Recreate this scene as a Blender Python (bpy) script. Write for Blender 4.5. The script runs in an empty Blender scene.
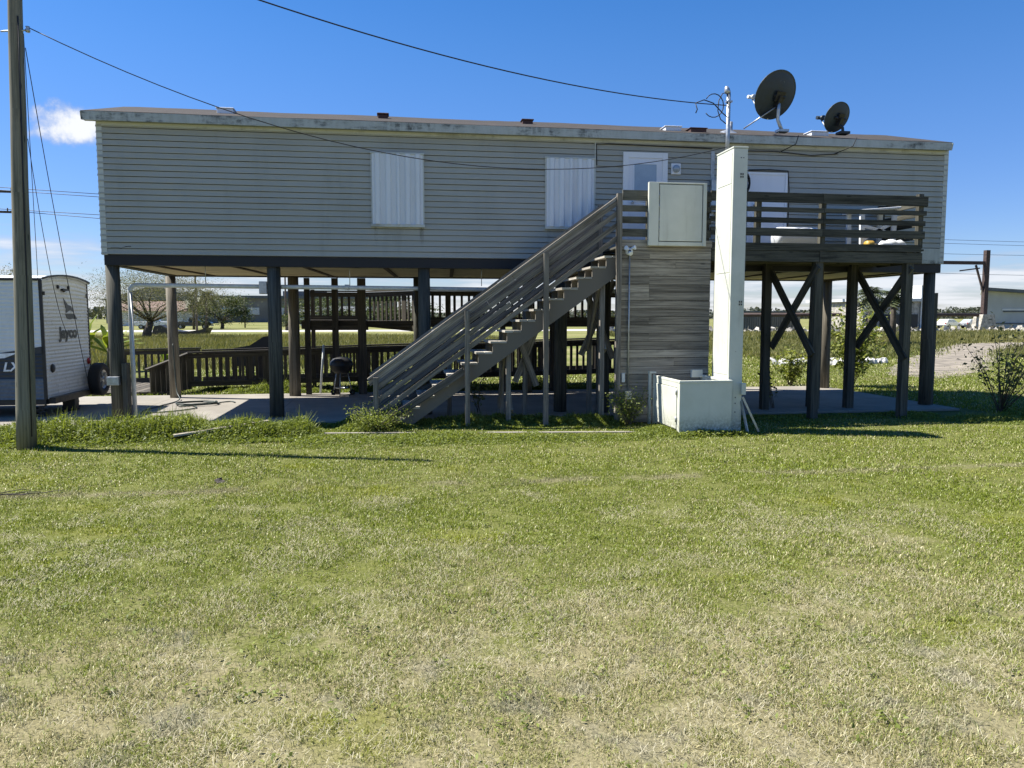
import bpy, math, random
import numpy as np
from mathutils import Vector, Matrix, Euler

R = math.radians
random.seed(7)
rng = np.random.default_rng(7)
sc = bpy.context.scene
col = sc.collection

# ------------------------------------------------------------------ camera
cam_d = bpy.data.cameras.new('camera')
cam = bpy.data.objects.new('camera', cam_d)
col.objects.link(cam)
cam.location = (5.27, -15.19, 2.0)
cam.rotation_euler = (R(90 - 5.047), 0, R(-8.6))
cam_d.sensor_width = 36
cam_d.lens = 770 / 1024 * 36
cam_d.clip_start = 0.05
cam_d.clip_end = 9000
sc.camera = cam
CAM = np.array((5.27, -15.19, 2.0))

# ------------------------------------------------------------------ world
SUN_TO = Vector((-0.64, 0.22, 1.0)).normalized()       # towards the sun
SUN_EL = math.asin(SUN_TO.z)
SUN_ROT = math.atan2(SUN_TO.x, SUN_TO.y)
SKY_STRENGTH = 0.055
world = bpy.data.worlds.new('World')
sc.world = world
world.use_nodes = True
wn = world.node_tree.nodes
wl = world.node_tree.links
wn.clear()
w_out = wn.new('ShaderNodeOutputWorld')
w_bg = wn.new('ShaderNodeBackground')
w_bg.inputs['Strength'].default_value = SKY_STRENGTH
sky = wn.new('ShaderNodeTexSky')
sky.sky_type = 'NISHITA'
sky.sun_disc = False
sky.sun_elevation = SUN_EL
sky.sun_rotation = SUN_ROT
sky.altitude = 0
sky.air_density = 1.0
sky.dust_density = 0.1
sky.ozone_density = 2.2
tc = wn.new('ShaderNodeTexCoord')


def wmath(op, a, b=None, clamp=False):
    n = wn.new('ShaderNodeMath')
    n.operation = op
    n.use_clamp = clamp
    for i, v in enumerate((a, b)):
        if v is None:
            continue
        if isinstance(v, (int, float)):
            n.inputs[i].default_value = v
        else:
            wl.new(v, n.inputs[i])
    return n.outputs[0]


sep = wn.new('ShaderNodeSeparateXYZ')
wl.new(tc.outputs['Generated'], sep.inputs[0])
zz = wmath('ADD', wmath('ABSOLUTE', sep.outputs['Z']), 0.06)
cmb = wn.new('ShaderNodeCombineXYZ')
wl.new(wmath('DIVIDE', sep.outputs['X'], zz), cmb.inputs[0])
wl.new(wmath('DIVIDE', sep.outputs['Y'], zz), cmb.inputs[1])
cn = wn.new('ShaderNodeTexNoise')
cn.inputs['Scale'].default_value = 0.55
cn.inputs['Detail'].default_value = 9
cn.inputs['Roughness'].default_value = 0.58
wl.new(cmb.outputs[0], cn.inputs['Vector'])
# low cloud field near the horizon, thinning out upwards
low = wn.new('ShaderNodeMapRange')
low.interpolation_type = 'SMOOTHSTEP'
wl.new(sep.outputs['Z'], low.inputs['Value'])
low.inputs['From Min'].default_value = 0.02
low.inputs['From Max'].default_value = 0.18
low.inputs['To Min'].default_value = 0.17
low.inputs['To Max'].default_value = -0.25
dens = wmath('ADD', cn.outputs['Fac'], low.outputs[0])
dm = wn.new('ShaderNodeMapRange')
dm.interpolation_type = 'SMOOTHSTEP'
wl.new(dens, dm.inputs['Value'])
dm.inputs['From Min'].default_value = 0.50
dm.inputs['From Max'].default_value = 0.78
dm.inputs['To Max'].default_value = 0.85
# one small cumulus puff in a fixed direction of the sky
pd = Vector((-0.340, 0.919, 0.201)).normalized()
vs = wn.new('ShaderNodeVectorMath')
vs.operation = 'SUBTRACT'
wl.new(tc.outputs['Generated'], vs.inputs[0])
vs.inputs[1].default_value = pd
vm = wn.new('ShaderNodeVectorMath')
vm.operation = 'MULTIPLY'
wl.new(vs.outputs[0], vm.inputs[0])
vm.inputs[1].default_value = (1.0, 1.0, 1.7)
vl = wn.new('ShaderNodeVectorMath')
vl.operation = 'LENGTH'
wl.new(vm.outputs[0], vl.inputs[0])
pn = wn.new('ShaderNodeTexNoise')
pn.inputs['Scale'].default_value = 15
pn.inputs['Detail'].default_value = 8
pn.inputs['Roughness'].default_value = 0.6
wl.new(tc.outputs['Generated'], pn.inputs['Vector'])
pr_ = wmath('ADD', wmath('MULTIPLY', vl.outputs['Value'], -19.0), wmath('MULTIPLY', pn.outputs['Fac'], 2.9))
puff = wn.new('ShaderNodeMapRange')
puff.interpolation_type = 'SMOOTHSTEP'
wl.new(pr_, puff.inputs['Value'])
puff.inputs['From Min'].default_value = 0.70
puff.inputs['From Max'].default_value = 1.35
cl = wmath('MAXIMUM', dm.outputs[0], puff.outputs[0], True)
# cloud tone: slightly mauve grey where thin and low, white where thick
ct = wn.new('ShaderNodeMix')
ct.data_type = 'RGBA'
wl.new(cl, ct.inputs['Factor'])
ct.inputs[6].default_value = (3.6, 3.9, 4.9, 1)
ct.inputs[7].default_value = (7.6, 7.8, 8.2, 1)
cm = wn.new('ShaderNodeMix')
cm.data_type = 'RGBA'
wl.new(cl, cm.inputs['Factor'])
hs = wn.new('ShaderNodeHueSaturation')
hs.inputs['Saturation'].default_value = 1.40
wl.new(sky.outputs[0], hs.inputs['Color'])
tint = wn.new('ShaderNodeMix')
tint.data_type = 'RGBA'
tint.blend_type = 'MULTIPLY'
tint.inputs['Factor'].default_value = 1.0
tint.inputs[7].default_value = (1.42, 1.10, 1.25, 1)
wl.new(hs.outputs[0], tint.inputs[6])
hzr = wn.new('ShaderNodeMapRange')
hzr.interpolation_type = 'SMOOTHSTEP'
wl.new(sep.outputs['Z'], hzr.inputs['Value'])
hzr.inputs['From Min'].default_value = 0.03
hzr.inputs['From Max'].default_value = 0.34
hzm = wn.new('ShaderNodeMix')
hzm.data_type = 'RGBA'
wl.new(hzr.outputs[0], hzm.inputs['Factor'])
hzm.inputs[6].default_value = (0.50, 0.70, 0.88, 1)
hzm.inputs[7].default_value = (1.0, 1.0, 1.0, 1)
hzx = wn.new('ShaderNodeMix')
hzx.data_type = 'RGBA'
hzx.blend_type = 'MULTIPLY'
hzx.inputs['Factor'].default_value = 1.0
wl.new(tint.outputs[2], hzx.inputs[6])
wl.new(hzm.outputs[2], hzx.inputs[7])
wl.new(hzx.outputs[2], cm.inputs[6])
wl.new(ct.outputs[2], cm.inputs[7])
wl.new(cm.outputs[2], w_bg.inputs['Color'])
wl.new(w_bg.outputs[0], w_out.inputs['Surface'])

# ------------------------------------------------------------------ sun
sun_d = bpy.data.lights.new('sun', 'SUN')
sun_d.energy = 5.0
sun_d.angle = R(0.53)
sun_d.color = (1.0, 0.955, 0.88)
sun = bpy.data.objects.new('sun', sun_d)
sun.rotation_euler = SUN_TO.to_track_quat('Z', 'Y').to_euler()
col.objects.link(sun)

# ------------------------------------------------------------------ exposure
sc.view_settings.view_transform = 'Standard'
sc.view_settings.look = 'None'
sc.view_settings.exposure = 1.22
sc.view_settings.gamma = 1.0
sc.view_settings.use_curve_mapping = False


# ================================================================== materials
class NT:
    """small helper for building node trees"""

    def __init__(self, name):
        self.m = bpy.data.materials.new(name)
        self.m.use_nodes = True
        self.t = self.m.node_tree
        self.t.nodes.clear()
        self.out = self.n('ShaderNodeOutputMaterial')

    def n(self, typ, **kw):
        nd = self.t.nodes.new(typ)
        for k, v in kw.items():
            setattr(nd, k, v)
        return nd

    def put(self, sock, v):
        if isinstance(v, bpy.types.NodeSocket):
            self.t.links.new(v, sock)
        elif isinstance(v, (tuple, list)) and sock.type == 'RGBA':
            sock.default_value = (v[0], v[1], v[2], 1)
        else:
            sock.default_value = v

    def math(self, op, a, b=0.0, clamp=False):
        nd = self.n('ShaderNodeMath', operation=op, use_clamp=clamp)
        self.put(nd.inputs[0], a)
        self.put(nd.inputs[1], b)
        return nd.outputs[0]

    def mix(self, f, a, b, blend='MIX'):
        nd = self.n('ShaderNodeMix', data_type='RGBA', blend_type=blend)
        self.put(nd.inputs['Factor'], f)
        self.put(nd.inputs[6], a)
        self.put(nd.inputs[7], b)
        return nd.outputs[2]

    def noise(self, vec, scale, detail=4, rough=0.55, out='Fac', dist=0.0):
        nd = self.n('ShaderNodeTexNoise')
        self.put(nd.inputs['Vector'], vec)
        nd.inputs['Scale'].default_value = scale
        nd.inputs['Detail'].default_value = detail
        nd.inputs['Roughness'].default_value = rough
        nd.inputs['Distortion'].default_value = dist
        return nd.outputs[out]

    def ramp(self, v, lo, hi, a=0.0, b=1.0):
        nd = self.n('ShaderNodeMapRange', interpolation_type='SMOOTHSTEP')
        self.put(nd.inputs['Value'], v)
        nd.inputs['From Min'].default_value = lo
        nd.inputs['From Max'].default_value = hi
        nd.inputs['To Min'].default_value = a
        nd.inputs['To Max'].default_value = b
        return nd.outputs[0]

    def scale(self, vec, s, off=(0, 0, 0)):
        nd = self.n('ShaderNodeMapping')
        self.put(nd.inputs['Vector'], vec)
        nd.inputs['Scale'].default_value = s
        nd.inputs['Location'].default_value = off
        return nd.outputs[0]

    def pos(self):
        return self.n('ShaderNodeNewGeometry').outputs['Position']

    def uv(self):
        return self.n('ShaderNodeTexCoord').outputs['UV']

    def objc(self):
        return self.n('ShaderNodeTexCoord').outputs['Object']

    def attr(self, name):
        return self.n('ShaderNodeAttribute', attribute_name=name).outputs['Fac']

    def bump(self, h, strength=0.3, dist=0.01):
        nd = self.n('ShaderNodeBump')
        nd.inputs['Strength'].default_value = strength
        nd.inputs['Distance'].default_value = dist
        self.put(nd.inputs['Height'], h)
        return nd.outputs[0]

    def principled(self, color, rough=0.6, metal=0.0, normal=None, spec=0.5):
        p = self.n('ShaderNodeBsdfPrincipled')
        self.put(p.inputs['Base Color'], color)
        self.put(p.inputs['Roughness'], rough)
        p.inputs['Metallic'].default_value = metal
        p.inputs['Specular IOR Level'].default_value = spec
        if normal is not None:
            self.put(p.inputs['Normal'], normal)
        self.t.links.new(p.outputs[0], self.out.inputs['Surface'])
        return p


def mat_paint(name, c, dirt=(0.2, 0.19, 0.16), amount=0.35, rough=0.5, scale=3.0, streak=True, metal=0.0):
    t = NT(name)
    p = t.pos()
    vec = t.scale(p, (1, 1, 0.22)) if streak else p
    n1 = t.noise(vec, scale, 6, 0.65)
    n2 = t.noise(p, scale * 9, 4, 0.6)
    f = t.math('MULTIPLY', t.ramp(n1, 0.48, 0.78), amount)
    f = t.math('ADD', f, t.math('MULTIPLY', t.ramp(n2, 0.55, 0.8), amount * 0.35), True)
    c2 = t.mix(f, c, dirt)
    t.principled(c2, t.ramp(n2, 0.3, 0.7, rough - 0.08, rough + 0.12), metal, t.bump(n2, 0.06, 0.01))
    return t.m


def mat_wood(name, light, dark, stain=(0.03, 0.03, 0.026), stain_amt=0.5, rough=0.85, bump=0.5):
    t = NT(name)
    u = t.uv()
    g = t.noise(t.scale(u, (1.3, 42, 1)), 1.0, 5, 0.6, dist=0.25)
    g2 = t.noise(t.scale(u, (0.5, 9, 1)), 1.0, 3, 0.5, dist=0.6)
    tone = t.attr('tone')
    f = t.ramp(t.math('ADD', t.math('MULTIPLY', g, 0.6), t.math('MULTIPLY', g2, 0.4)), 0.36, 0.64)
    c = t.mix(f, dark, light)
    c = t.mix(1.0, c, t.n('ShaderNodeCombineColor').outputs[0], 'MULTIPLY') if False else c
    tv = t.n('ShaderNodeCombineColor')
    for i in range(3):
        t.put(tv.inputs[i], tone)
    c = t.mix(1.0, c, tv.outputs[0], 'MULTIPLY')
    s = t.noise(t.scale(u, (0.9, 4, 1), (3, 1, 0)), 1.4, 6, 0.68)
    c = t.mix(t.math('MULTIPLY', t.ramp(s, 0.5, 0.72), stain_amt), c, stain)
    # knots
    vo = t.n('ShaderNodeTexVoronoi')
    t.put(vo.inputs['Vector'], t.scale(u, (1.7, 7.0, 1)))
    vo.inputs['Scale'].default_value = 1.0
    k = t.ramp(vo.outputs['Distance'], 0.05, 0.12, 0.75, 0.0)
    c = t.mix(k, c, stain)
    t.principled(c, rough, 0, t.bump(g, bump, 0.006), 0.25)
    return t.m


def mat_plain(name, c, rough=0.6, metal=0.0, var=0.15, scale=12.0, spec=0.5):
    t = NT(name)
    p = t.pos()
    n = t.noise(p, scale, 5, 0.6)
    k = 1 - var
    c1 = tuple(v * k for v in c)
    c2 = tuple(min(1.0, v * (1 + var)) for v in c)
    cc = t.mix(t.ramp(n, 0.3, 0.7), c1, c2)
    t.principled(cc, t.ramp(n, 0.3, 0.7, max(0.03, rough - 0.06), min(1, rough + 0.08)), metal, None, spec)
    return t.m


def mat_leaf(name, dark, light, trans=0.35, dry=None, dry_amt=0.0):
    t = NT(name)
    tone = t.attr('tone')
    c = t.mix(tone, dark, light)
    if dry is not None:
        n = t.noise(t.pos(), 1.5, 3)
        c = t.mix(t.math('MULTIPLY', t.ramp(n, 0.5, 0.7), dry_amt), c, dry)
    d = t.n('ShaderNodeBsdfPrincipled')
    t.put(d.inputs['Base Color'], c)
    d.inputs['Roughness'].default_value = 0.55
    d.inputs['Specular IOR Level'].default_value = 0.3
    tr = t.n('ShaderNodeBsdfTranslucent')
    t.put(tr.inputs['Color'], t.mix(1.0, c, (1.0, 1.0, 0.5), 'MULTIPLY'))
    mx = t.n('ShaderNodeMixShader')
    mx.inputs[0].default_value = trans
    t.t.links.new(d.outputs[0], mx.inputs[1])
    t.t.links.new(tr.outputs[0], mx.inputs[2])
    t.t.links.new(mx.outputs[0], t.out.inputs['Surface'])
    return t.m


def lawn_color(t, rnd=None):
    """colour of the mown lawn from its place on the ground: green, straw and lush patches"""
    p = t.pos()
    sp = t.n('ShaderNodeSeparateXYZ')
    t.put(sp.inputs[0], p)
    flat = t.scale(p, (1, 1, 0))
    big = t.noise(flat, 0.42, 4, 0.6, dist=0.4)
    mid = t.noise(t.scale(flat, (1, 1.4, 1), (7, 3, 0)), 1.5, 5, 0.65)
    fine = t.noise(flat, 9.0, 4, 0.65)
    near = t.ramp(sp.outputs['Y'], -11.6, -8.2, 0.19, -0.12)      # drier by the road side
    far_ = t.ramp(sp.outputs['Y'], -5.5, -2.5, 0.0, 0.02)
    v = t.math('ADD', t.math('MULTIPLY', big, 0.58), t.math('MULTIPLY', mid, 0.44))
    v = t.math('ADD', v, t.math('MULTIPLY', fine, 0.22))
    v = t.math('ADD', t.math('SUBTRACT', v, 0.08), near)
    v = t.math('ADD', v, far_)
    if rnd is not None:
        v = t.math('ADD', v, t.math('MULTIPLY', t.math('SUBTRACT', rnd, 0.5), 0.62))
    f = t.ramp(v, 0.53, 0.70)
    c = t.mix(f, (0.200, 0.252, 0.016), (0.50, 0.445, 0.235))
    # lush yellow green patches
    lush = t.ramp(t.noise(t.scale(flat, (0.8, 1.3, 1), (11, 5, 0)), 0.75, 4, 0.6), 0.55, 0.72)
    c = t.mix(t.math('MULTIPLY', lush, 0.75), c, (0.285, 0.315, 0.010))
    # bare greyish thatch
    bare = t.ramp(t.math('ADD', t.noise(t.scale(flat, (1, 1, 1), (2, 9, 0)), 1.9, 6, 0.7), t.math('MULTIPLY', near, 0.5)), 0.60, 0.74)
    c = t.mix(t.math('MULTIPLY', bare, 0.7), c, (0.36, 0.335, 0.25))
    # pale wheel track across the yard
    tr = t.math('ADD', t.math('ADD', sp.outputs['Y'], 5.85), t.math('MULTIPLY', t.noise(flat, 0.5, 2), 0.5))
    tr = t.math('ABSOLUTE', tr)
    tk = t.math('MULTIPLY', t.ramp(tr, 0.05, 0.22, 1.0, 0.0), t.ramp(mid, 0.4, 0.6))
    c = t.mix(t.math('MULTIPLY', tk, 0.85), c, (0.36, 0.33, 0.18))
    return c, fine


M = {}
M['siding'] = None


def make_siding():
    t = NT('siding_vinyl')
    p = t.pos()
    n1 = t.noise(t.scale(p, (1.0, 1, 0.18)), 1.6, 6, 0.65)
    n2 = t.noise(p, 0.55, 4, 0.6)
    n3 = t.noise(t.scale(p, (0.6, 1, 9.24)), 1.0, 2, 0.5)
    c = t.mix(t.ramp(n2, 0.3, 0.7), (0.340, 0.344, 0.304), (0.390, 0.393, 0.348))
    c = t.mix(t.ramp(n3, 0.35, 0.7, 0, 0.22), c, (0.33, 0.334, 0.295))
    c = t.mix(t.ramp(n1, 0.50, 0.82, 0, 0.50), c, (0.19, 0.205, 0.165))
    # mildew runs below the two window sills
    sp = t.n('ShaderNodeSeparateXYZ')
    t.put(sp.inputs[0], p)
    tot = None
    for x, w, s in ((4.93, 0.05, 0.5), (5.80, 0.06, 0.8), (8.3, 0.05, 0.4), (5.3, 0.35, 0.15)):
        d = t.math('ABSOLUTE', t.math('SUBTRACT', sp.outputs['X'], x))
        k = t.math('MULTIPLY', t.ramp(d, w * 0.2, w, s, 0.0), t.ramp(sp.outputs['Z'], 3.25, 3.75, 0.0, 1.0))
        k = t.math('MULTIPLY', k, t.math('LESS_THAN', sp.outputs['Z'], 3.74))
        tot = k if tot is None else t.math('ADD', tot, k, True)
    c = t.mix(t.math('MULTIPLY', tot, t.ramp(t.noise(t.scale(p, (1, 1, 0.3)), 30, 3), 0.3, 0.6)), c, (0.10, 0.10, 0.06))
    t.principled(c, 0.5, 0, t.bump(t.noise(t.scale(p, (4, 1, 40)), 1, 3), 0.05, 0.01), 0.35)
    return t.m


M['siding'] = make_siding()
M['trim'] = mat_paint('trim_grey_white', (0.50, 0.53, 0.50), (0.07, 0.07, 0.06), 0.75, 0.5, 1.3, True)
M['soffit'] = mat_paint('soffit_grey', (0.24, 0.25, 0.235), (0.05, 0.05, 0.045), 0.7, 0.6, 1.2)
M['fascia'] = None


def make_fascia():
    t = NT('fascia_mildewed')
    p = t.pos()
    n1 = t.noise(t.scale(p, (0.8, 1, 2.5)), 1.3, 7, 0.72)
    n2 = t.noise(t.scale(p, (3, 3, 1.0)), 3.0, 5, 0.7)
    c = t.mix(t.ramp(n2, 0.35, 0.75, 0, 0.5), (0.42, 0.45, 0.43), (0.26, 0.28, 0.25))
    c = t.mix(t.math('MULTIPLY', t.math('MULTIPLY', t.ramp(n1, 0.50, 0.66), 0.95), t.ramp(n2, 0.32, 0.58)), c, (0.035, 0.037, 0.032))
    t.principled(c, 0.55)
    return t.m


M['fascia'] = make_fascia()
M['white'] = mat_paint('white_panel', (0.74, 0.77, 0.80), (0.4, 0.4, 0.38), 0.2, 0.4, 2.0)
M['shutter'] = mat_paint('shutter_steel', (0.66, 0.70, 0.74), (0.3, 0.29, 0.27), 0.25, 0.38, 2.2)
M['door_white'] = mat_paint('door_white', (0.70, 0.73, 0.78), (0.4, 0.42, 0.42), 0.15, 0.35, 2.0)
M['glass'] = mat_plain('window_glass', (0.30, 0.36, 0.42), 0.06, 0, 0.1, 2.0, 0.9)
def make_lift():
    t = NT('lift_enamel')
    p = t.pos()
    sp = t.n('ShaderNodeSeparateXYZ')
    t.put(sp.inputs[0], p)
    n1 = t.noise(t.scale(p, (2.2, 2.2, 0.25)), 2.2, 7, 0.68)
    n2 = t.noise(p, 26, 5, 0.65)
    n3 = t.noise(p, 3.1, 5, 0.6)
    c = t.mix(t.ramp(n3, 0.3, 0.7), (0.560, 0.575, 0.495), (0.620, 0.630, 0.550))
    c = t.mix(t.ramp(n1, 0.54, 0.80, 0, 0.45), c, (0.30, 0.28, 0.21))
    c = t.mix(t.ramp(n2, 0.62, 0.78, 0, 0.5), c, (0.34, 0.32, 0.25))
    # soil splashed up from the ground
    k = t.math('MULTIPLY', t.ramp(sp.outputs['Z'], 0.02, 0.42, 1.0, 0.0), t.ramp(n2, 0.35, 0.62))
    c = t.mix(t.math('MULTIPLY', k, 0.75), c, (0.17, 0.16, 0.09))
    # small scuffs and rust specks
    vo = t.n('ShaderNodeTexVoronoi')
    t.put(vo.inputs['Vector'], p)
    vo.inputs['Scale'].default_value = 5.5
    c = t.mix(t.ramp(vo.outputs['Distance'], 0.03, 0.06, 0.7, 0.0), c, (0.16, 0.11, 0.07))
    t.principled(c, t.ramp(n3, 0.3, 0.7, 0.34, 0.5), 0, t.bump(n3, 0.05, 0.02))
    return t.m


M['lift'] = make_lift()
M['lift_dark'] = mat_plain('lift_gap', (0.06, 0.065, 0.06), 0.7)
M['steel'] = mat_plain('galvanised_steel', (0.42, 0.44, 0.45), 0.4, 0.75, 0.2)
M['black'] = mat_plain('black_paint', (0.012, 0.012, 0.013), 0.45)
M['cable'] = mat_plain('black_cable', (0.012, 0.012, 0.013), 0.6)
M['beam'] = mat_plain('floor_beam_blue_black', (0.008, 0.009, 0.012), 0.6, 0, 0.4, 6)
M['underside'] = mat_paint('underside_board', (0.58, 0.49, 0.32), (0.12, 0.09, 0.06), 0.7, 0.8, 1.4, False)
M['pvc'] = mat_plain('white_pvc', (0.62, 0.64, 0.62), 0.35, 0, 0.1)
M['wood_stair'] = mat_wood('wood_stair', (0.270, 0.245, 0.205), (0.095, 0.086, 0.071))
M['wood_tread'] = mat_wood('wood_tread', (0.44, 0.42, 0.37), (0.22, 0.205, 0.175))
M['wood_deck'] = mat_wood('wood_deck', (0.112, 0.108, 0.085), (0.037, 0.037, 0.029), (0.014, 0.016, 0.014), 0.75)
M['wood_wall'] = mat_wood('wood_plank_wall', (0.37, 0.335, 0.27), (0.155, 0.139, 0.112), (0.025, 0.024, 0.022), 0.55)
M['wood_ramp'] = mat_wood('wood_ramp', (0.088, 0.078, 0.060), (0.034, 0.029, 0.024), (0.012, 0.011, 0.010), 0.6)
M['piling'] = mat_wood('piling_wood', (0.112, 0.108, 0.086), (0.043, 0.043, 0.034), (0.018, 0.020, 0.020), 0.5)
M['piling_pale'] = mat_wood('piling_wood_tan', (0.20, 0.18, 0.14), (0.09, 0.08, 0.06))
M['pole_wood'] = mat_wood('pole_wood', (0.235, 0.220, 0.165), (0.120, 0.118, 0.088), (0.03, 0.035, 0.028), 0.45)
M['rusty'] = mat_plain('rusty_steel', (0.055, 0.035, 0.030), 0.8, 0, 0.4, 5)
M['dish'] = mat_plain('dish_back_grey', (0.018, 0.031, 0.044), 0.5)
M['dish_front'] = mat_plain('dish_front_grey', (0.30, 0.31, 0.32), 0.5)
M['rubber'] = mat_plain('tyre_rubber', (0.014, 0.014, 0.014), 0.8)
M['rim'] = mat_plain('wheel_rim', (0.35, 0.36, 0.37), 0.35, 0.6)
M['red_lens'] = mat_plain('red_lens', (0.30, 0.02, 0.02), 0.25)
M['rust_red'] = mat_plain('rust_red_vent', (0.07, 0.035, 0.03), 0.8, 0, 0.4, 20)
M['hose'] = mat_plain('hose_green', (0.03, 0.045, 0.035), 0.5)
M['yellow'] = mat_plain('yellow_plastic', (0.42, 0.27, 0.05), 0.45)
M['bark'] = mat_plain('bark', (0.075, 0.062, 0.05), 0.95, 0, 0.4, 8)
M['stem'] = mat_plain('stem_bark', (0.10, 0.085, 0.06), 0.9, 0, 0.3, 20)
M['stone'] = mat_plain('white_rubble', (0.52, 0.51, 0.47), 0.9, 0, 0.25, 5)
M['rubble'] = mat_plain('grey_rubble', (0.34, 0.32, 0.28), 0.95, 0, 0.4, 3)
M['tarp'] = mat_plain('black_tarp', (0.014, 0.014, 0.015), 0.5)
M['text'] = mat_plain('decal_grey', (0.035, 0.037, 0.042), 0.4)
M['decal_white'] = mat_plain('decal_white', (0.75, 0.77, 0.78), 0.4)
M['wall_far'] = mat_plain('far_wall_grey', (0.16, 0.155, 0.15), 0.8, 0, 0.2, 0.2)
M['wall_white'] = mat_plain('far_wall_white', (0.62, 0.62, 0.60), 0.7, 0, 0.1, 0.4)
M['metal_wall'] = mat_plain('warehouse_metal', (0.36, 0.38, 0.39), 0.5, 0, 0.08, 0.4)
M['metal_roof'] = mat_plain('warehouse_roof', (0.50, 0.51, 0.51), 0.45, 0, 0.1, 0.4)
M['roof_far'] = mat_plain('far_roof_brown', (0.17, 0.11, 0.085), 0.8, 0, 0.2, 1)
M['slate'] = mat_plain('far_roof_slate', (0.10, 0.11, 0.12), 0.8, 0, 0.2, 1)


def make_shingle():
    t = NT('roof_shingles')
    p = t.pos()
    br = t.n('ShaderNodeTexBrick')
    t.put(br.inputs['Vector'], t.scale(p, (1, 1, 1)))
    br.inputs['Scale'].default_value = 3.2
    br.inputs['Color1'].default_value = (0.064, 0.058, 0.052, 1)
    br.inputs['Color2'].default_value = (0.046, 0.042, 0.038, 1)
    br.inputs['Mortar'].default_value = (0.05, 0.042, 0.038, 1)
    br.inputs['Mortar Size'].default_value = 0.02
    n = t.noise(p, 1.1, 6, 0.65)
    c = t.mix(t.ramp(n, 0.4, 0.7, 0, 0.5), br.outputs['Color'], (0.040, 0.036, 0.032))
    t.principled(c, 0.95, 0, t.bump(t.noise(p, 60, 2), 0.5, 0.01), 0.2)
    return t.m


M['shingle'] = make_shingle()


def make_concrete():
    t = NT('concrete_slab')
    p = t.pos()
    n = t.noise(p, 0.8, 7, 0.65)
    n2 = t.noise(p, 12, 4, 0.6)
    c = t.mix(t.ramp(n, 0.35, 0.7), (0.205, 0.188, 0.160), (0.275, 0.255, 0.218))
    c = t.mix(t.ramp(n2, 0.55, 0.8, 0, 0.35), c, (0.17, 0.155, 0.13))
    c = t.mix(t.ramp(t.noise(t.scale(p, (1, 1, 1), (4, 4, 0)), 0.5, 5), 0.55, 0.75, 0, 0.5), c, (0.15, 0.14, 0.12))
    # sawn joints every 3 m
    sp = t.n('ShaderNodeSeparateXYZ')
    t.put(sp.inputs[0], p)
    k = None
    for ax in ('X', 'Y'):
        w = t.math('PINGPONG', sp.outputs[ax], 1.45)
        l = t.math('LESS_THAN', w, 0.012)
        k = l if k is None else t.math('MAXIMUM', k, l)
    c = t.mix(t.math('MULTIPLY', k, 0.6), c, (0.12, 0.11, 0.09))
    t.principled(c, 0.9, 0, t.bump(n2, 0.15, 0.01), 0.25)
    return t.m


M['concrete'] = make_concrete()


def make_ground():
    t = NT('lawn_ground')
    c, fine = lawn_color(t)
    p = t.pos()
    sp = t.n('ShaderNodeSeparateXYZ')
    t.put(sp.inputs[0], p)
    # thatch is browner than the blades, with the shade between them painted in
    nearf = 1.0
    thatch_shade = t.mix(t.ramp(t.noise(p, 45, 3, 0.7), 0.35, 0.7), (0.035, 0.032, 0.018), (0.15, 0.135, 0.078))
    c2 = t.mix(0.72, c, thatch_shade)
    farc = t.mix(t.ramp(t.noise(t.scale(p, (0.6, 1.6, 1)), 0.12, 6, 0.65), 0.35, 0.65), (0.11, 0.13, 0.032), (0.23, 0.215, 0.095))
    farf = t.ramp(sp.outputs['Y'], 9.0, 20.0)
    c3 = t.mix(farf, c2, farc)
    t.principled(c3, 0.95, 0, t.bump(t.noise(p, 30, 4, 0.7), 0.7, 0.03), 0.1)
    return t.m


M['ground'] = make_ground()


def make_blade():
    t = NT('grass_blade')
    rnd = t.attr('tone')
    c, fine = lawn_color(t, rnd)
    c = t.mix(t.ramp(t.math('FRACT', t.math('MULTIPLY', rnd, 7.31)), 0.0, 1.0, 0.0, 0.50), c, (0.045, 0.058, 0.010))
    d = t.n('ShaderNodeBsdfDiffuse')
    t.put(d.inputs['Color'], c)
    gl = t.n('ShaderNodeBsdfGlossy')
    gl.inputs['Roughness'].default_value = 0.45
    gl.inputs['Color'].default_value = (0.9, 0.9, 0.85, 1)
    tr = t.n('ShaderNodeBsdfTranslucent')
    t.put(tr.inputs['Color'], c)
    m1 = t.n('ShaderNodeMixShader')
    m1.inputs[0].default_value = 0.3
    t.t.links.new(d.outputs[0], m1.inputs[1])
    t.t.links.new(tr.outputs[0], m1.inputs[2])
    m2 = t.n('ShaderNodeMixShader')
    m2.inputs[0].default_value = 0.035
    t.t.links.new(m1.outputs[0], m2.inputs[1])
    t.t.links.new(gl.outputs[0], m2.inputs[2])
    t.t.links.new(m2.outputs[0], t.out.inputs['Surface'])
    return t.m


M['blade'] = make_blade()
M['weed'] = mat_leaf('weed_leaf', (0.095, 0.130, 0.020), (0.270, 0.315, 0.075), 0.42)
M['tall_grass'] = mat_leaf('tall_grass', (0.095, 0.110, 0.030), (0.235, 0.215, 0.085), 0.35)
M['leaf_bush'] = mat_leaf('leaf_bush', (0.110, 0.150, 0.026), (0.330, 0.350, 0.105), 0.45)
M['leaf_dark'] = mat_leaf('leaf_dark_bush', (0.060, 0.066, 0.026), (0.210, 0.215, 0.085), 0.42)
M['leaf_tree'] = mat_leaf('leaf_tree_grey', (0.085, 0.090, 0.050), (0.190, 0.185, 0.105), 0.35)
M['leaf_far'] = mat_leaf('leaf_far_tree', (0.040, 0.060, 0.020), (0.105, 0.130, 0.045), 0.3)
M['leaf_banana'] = mat_leaf('leaf_banana', (0.12, 0.17, 0.025), (0.30, 0.34, 0.06), 0.45)
M['leaf_palm'] = mat_leaf('leaf_palm', (0.030, 0.042, 0.018), (0.090, 0.105, 0.045), 0.2)
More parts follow.
